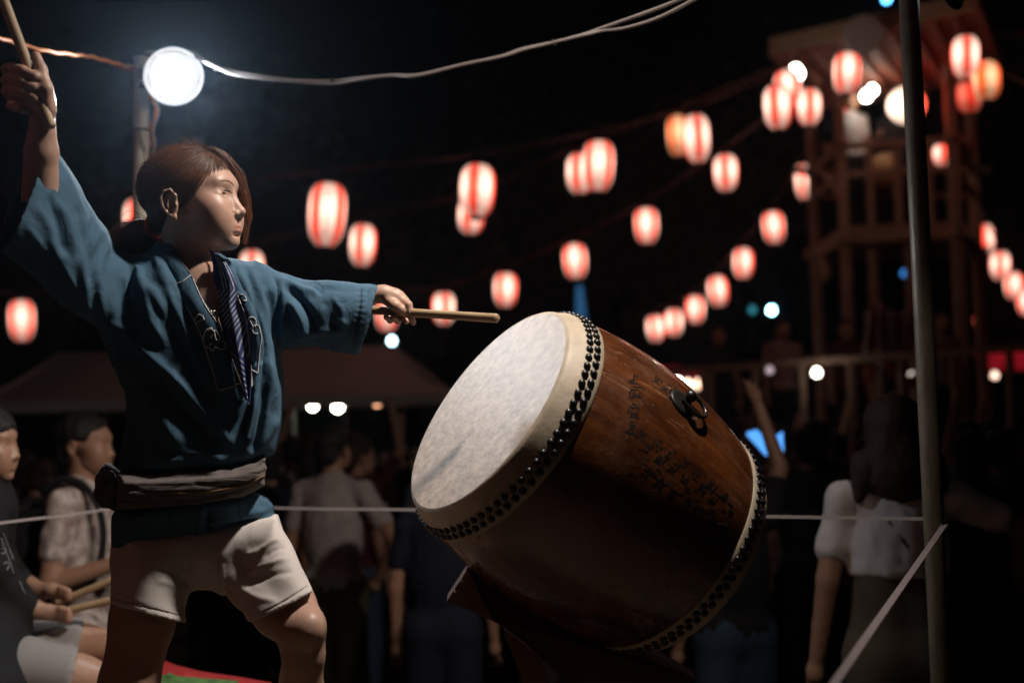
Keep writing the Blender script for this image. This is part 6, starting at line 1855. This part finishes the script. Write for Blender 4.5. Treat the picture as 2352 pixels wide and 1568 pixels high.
fb.chain([K(-30, 1180, D + .12), K(-6, 1290, D + .12), K(56, 1345, D + .10)], [.065, .055, .042], k=.03)
fb.rc(K(-62, 1110, D), K(-60, 1160, D), .075, .12, k=.04)
fb.chain([K(-84, 1380, D + .02), K(-74, 1450, D - .06), K(-44, 1620, D - .20)], [.155, .17, .165], k=.04)
V, Q = fb.mesh(); V = relax(V, Q, 2); N = normals(V, Q); V += N * (vnoise(V, 26, 4) * .005)[:, None]
mesh_obj('jacket', C2W(V), Q, mat('black_happi', (.004, .0045, .006), rough=.85), sd)
sbv2 = BVHTree.FromPolygons([tuple(a) for a in C2W(V)], [tuple(map(int, a)) for a in Q])
mb = MB()
for l in ([(2, 1235), (10, 1262), (22, 1290), (30, 1318)], [(6, 1225), (18, 1256), (30, 1285)], [(2, 1262), (8, 1256), (12, 1264), (6, 1272), (2, 1268)], [(8, 1296), (14, 1290), (20, 1298), (14, 1308)], [(44, 1335), (50, 1350), (56, 1362)]):
    pp = drape(sbv2, l, .002, 20)
    if len(pp) > 2: mb.tube(pp, .0016, 5)
if mb.n: mb.build('white_print', mat('dim_print', (.30, .29, .29), rough=.9), sd, True)
fb = Field([-1.9, -1.15, 3.5], [-1.1, -.68, 4.1], .008)
fb.chain([K(-90, 1440, D + .1), K(60, 1476, D + .06), K(176, 1484, D - .00)], [.105, .095, .086], k=.02)
fb.chain([K(-90, 1510, D - .06), K(60, 1545, D - .13), K(176, 1562, D - .165)], [.105, .098, .088], k=.02)
sl, p = fb.sub(fb.lo, fb.lo + fb.n * fb.h); uu_, vv_ = uvd(p); fb.F[sl] = np.maximum(fb.F[sl], (uu_ - (184 - (vv_ - 1470) * .2)) * p[..., 2] / FPX)
V, Q = fb.mesh(); mesh_obj('shorts', C2W(relax(V, Q, 1)), Q, mat('helper_shorts', (.28, .26, .25), rough=.9), sd)
fb = Field([-1.75, -.32, 3.6], [-1.38, .10, 4.1], .006)
def fnh(p):
    q = (p - K(-36, 1020, D)) @ R2
    d = d_el(q, (-.016, 0, .036), (.103, .086, .085)); poly = [(.092, .026), (.070, .040), (.055, .028), (.045, -.005), (-.005, .010), (-.035, -.01), (-.045, -.08), (-.05, -.3), (.3, -.3), (.3, .020), (.1, .020)]
    s = poly_sd_exact(q[..., 0] * 1000, q[..., 2] * 1000, np.array(poly) * 1000) / 1000
    return smax(d, -s, .006)
fb.apply(fnh, fb.lo, fb.lo + fb.n * fb.h); V, Q = fb.mesh(); V = relax(V, Q, 1); V = V + normals(V, Q) * (.004 + vnoise(V, 150, 3) * .012)[:, None]; mesh_obj('hair', C2W(V), Q, BLACKH, sd)
stick(P(128, 1384, 3.86), P(262, 1330, 3.88), .0115, 'upper of the two sticks held by the seated drummer')
stick(P(112, 1412, 3.785), P(262, 1376, 3.80), .0115, 'lower of the two sticks held by the seated drummer')
# ================================================================= dark trees beyond the festival
BARK = mat('bark', (.06, .045, .035), rough=.9, noise=.4, nscale=5)
LEAFM = mat('leaves', (.035, .060, .025), rough=.7, noise=.5, nscale=1.5)
def tree(x, y, h_, cr, seed, label):
    rg = np.random.default_rng(seed); root = empty('tree', (x, y, 0), label, 'tree', 'trees round the festival ground')
    mb = MB(); tips = []
    top = np.array([x + rg.normal() * .4, y, h_ * .55]); mid = np.array([x + rg.normal() * .25, y, h_ * .28])
    mb.tube(smooth_path(np.array([[x, y, -.2], mid, top]), 12), np.linspace(.30, .16, 13)[:len(smooth_path(np.array([[x, y, -.2], mid, top]), 12))], 9)
    for i in range(8):
        a = rg.uniform(0, 6.28); s = mid + (top - mid) * rg.uniform(.3, 1); e = s + np.array([math.cos(a) * cr * .75, math.sin(a) * cr * .75, rg.uniform(.3, 1) * h_ * .33])
        m_ = (s + e) / 2 + rg.normal(size=3) * .3; pth = smooth_path(np.array([s, m_, e]), 8); mb.tube(pth, np.linspace(.12, .03, len(pth)), 6); tips += [e, m_]
    mb.build('trunk', BARK, root, True)
    C = np.concatenate([t_ + rg.normal(size=(330, 3)) * [cr * .28, cr * .28, h_ * .07] for t_ in tips])
    n = len(C); s = rg.uniform(.10, .22, n)[:, None]; a1 = rg.normal(size=(n, 3)); a1 /= np.linalg.norm(a1, axis=1)[:, None]; a2 = np.cross(a1, rg.normal(size=(n, 3))); a2 /= np.linalg.norm(a2, axis=1)[:, None]
    V = np.stack([C - a1 * s, C + a2 * s * .5, C + a1 * s, C - a2 * s * .5], 1).reshape(-1, 3); F = np.arange(4 * n).reshape(-1, 4)
    o = mesh_obj('crown', V, F, LEAFM, root, smooth=False); o['kind'] = 'stuff'
for i, (u_, d_, h_, cr, lab) in enumerate(((1010, 30, 9, 4.0, 'dark tree beyond the right end of the tent'), (1500, 34, 12, 4.5, 'dark tree behind the small climbing row of lanterns'), (620, 36, 13, 4.5, 'dark tree above the tent behind the drummer'), (2010, 38, 13, 4.5, 'dark tree behind the festival tower'), (120, 30, 11, 4.0, 'dark tree behind the raised arm at the left'))):
    b_ = P(u_, 1000, d_); tree(b_[0], b_[1], h_, cr, 40 + i, lab)
# ================================================================= humid night air
hz = MB().box((0, 20, 6), (60, 56, 15)).build('haze', None, None)
hz['kind'] = 'stuff'
hm = bpy.data.materials.new('night_haze'); hm.use_nodes = True; nt = hm.node_tree
nt.nodes.remove(nt.nodes['Principled BSDF'])
pv = nt.nodes.new('ShaderNodeVolumePrincipled'); pv.inputs['Color'].default_value = (.62, .80, 1.0, 1); pv.inputs['Density'].default_value = .0012; pv.inputs['Anisotropy'].default_value = .90
nt.links.new(pv.outputs[0], nt.nodes['Material Output'].inputs['Volume'])
hz.data.materials.append(hm)
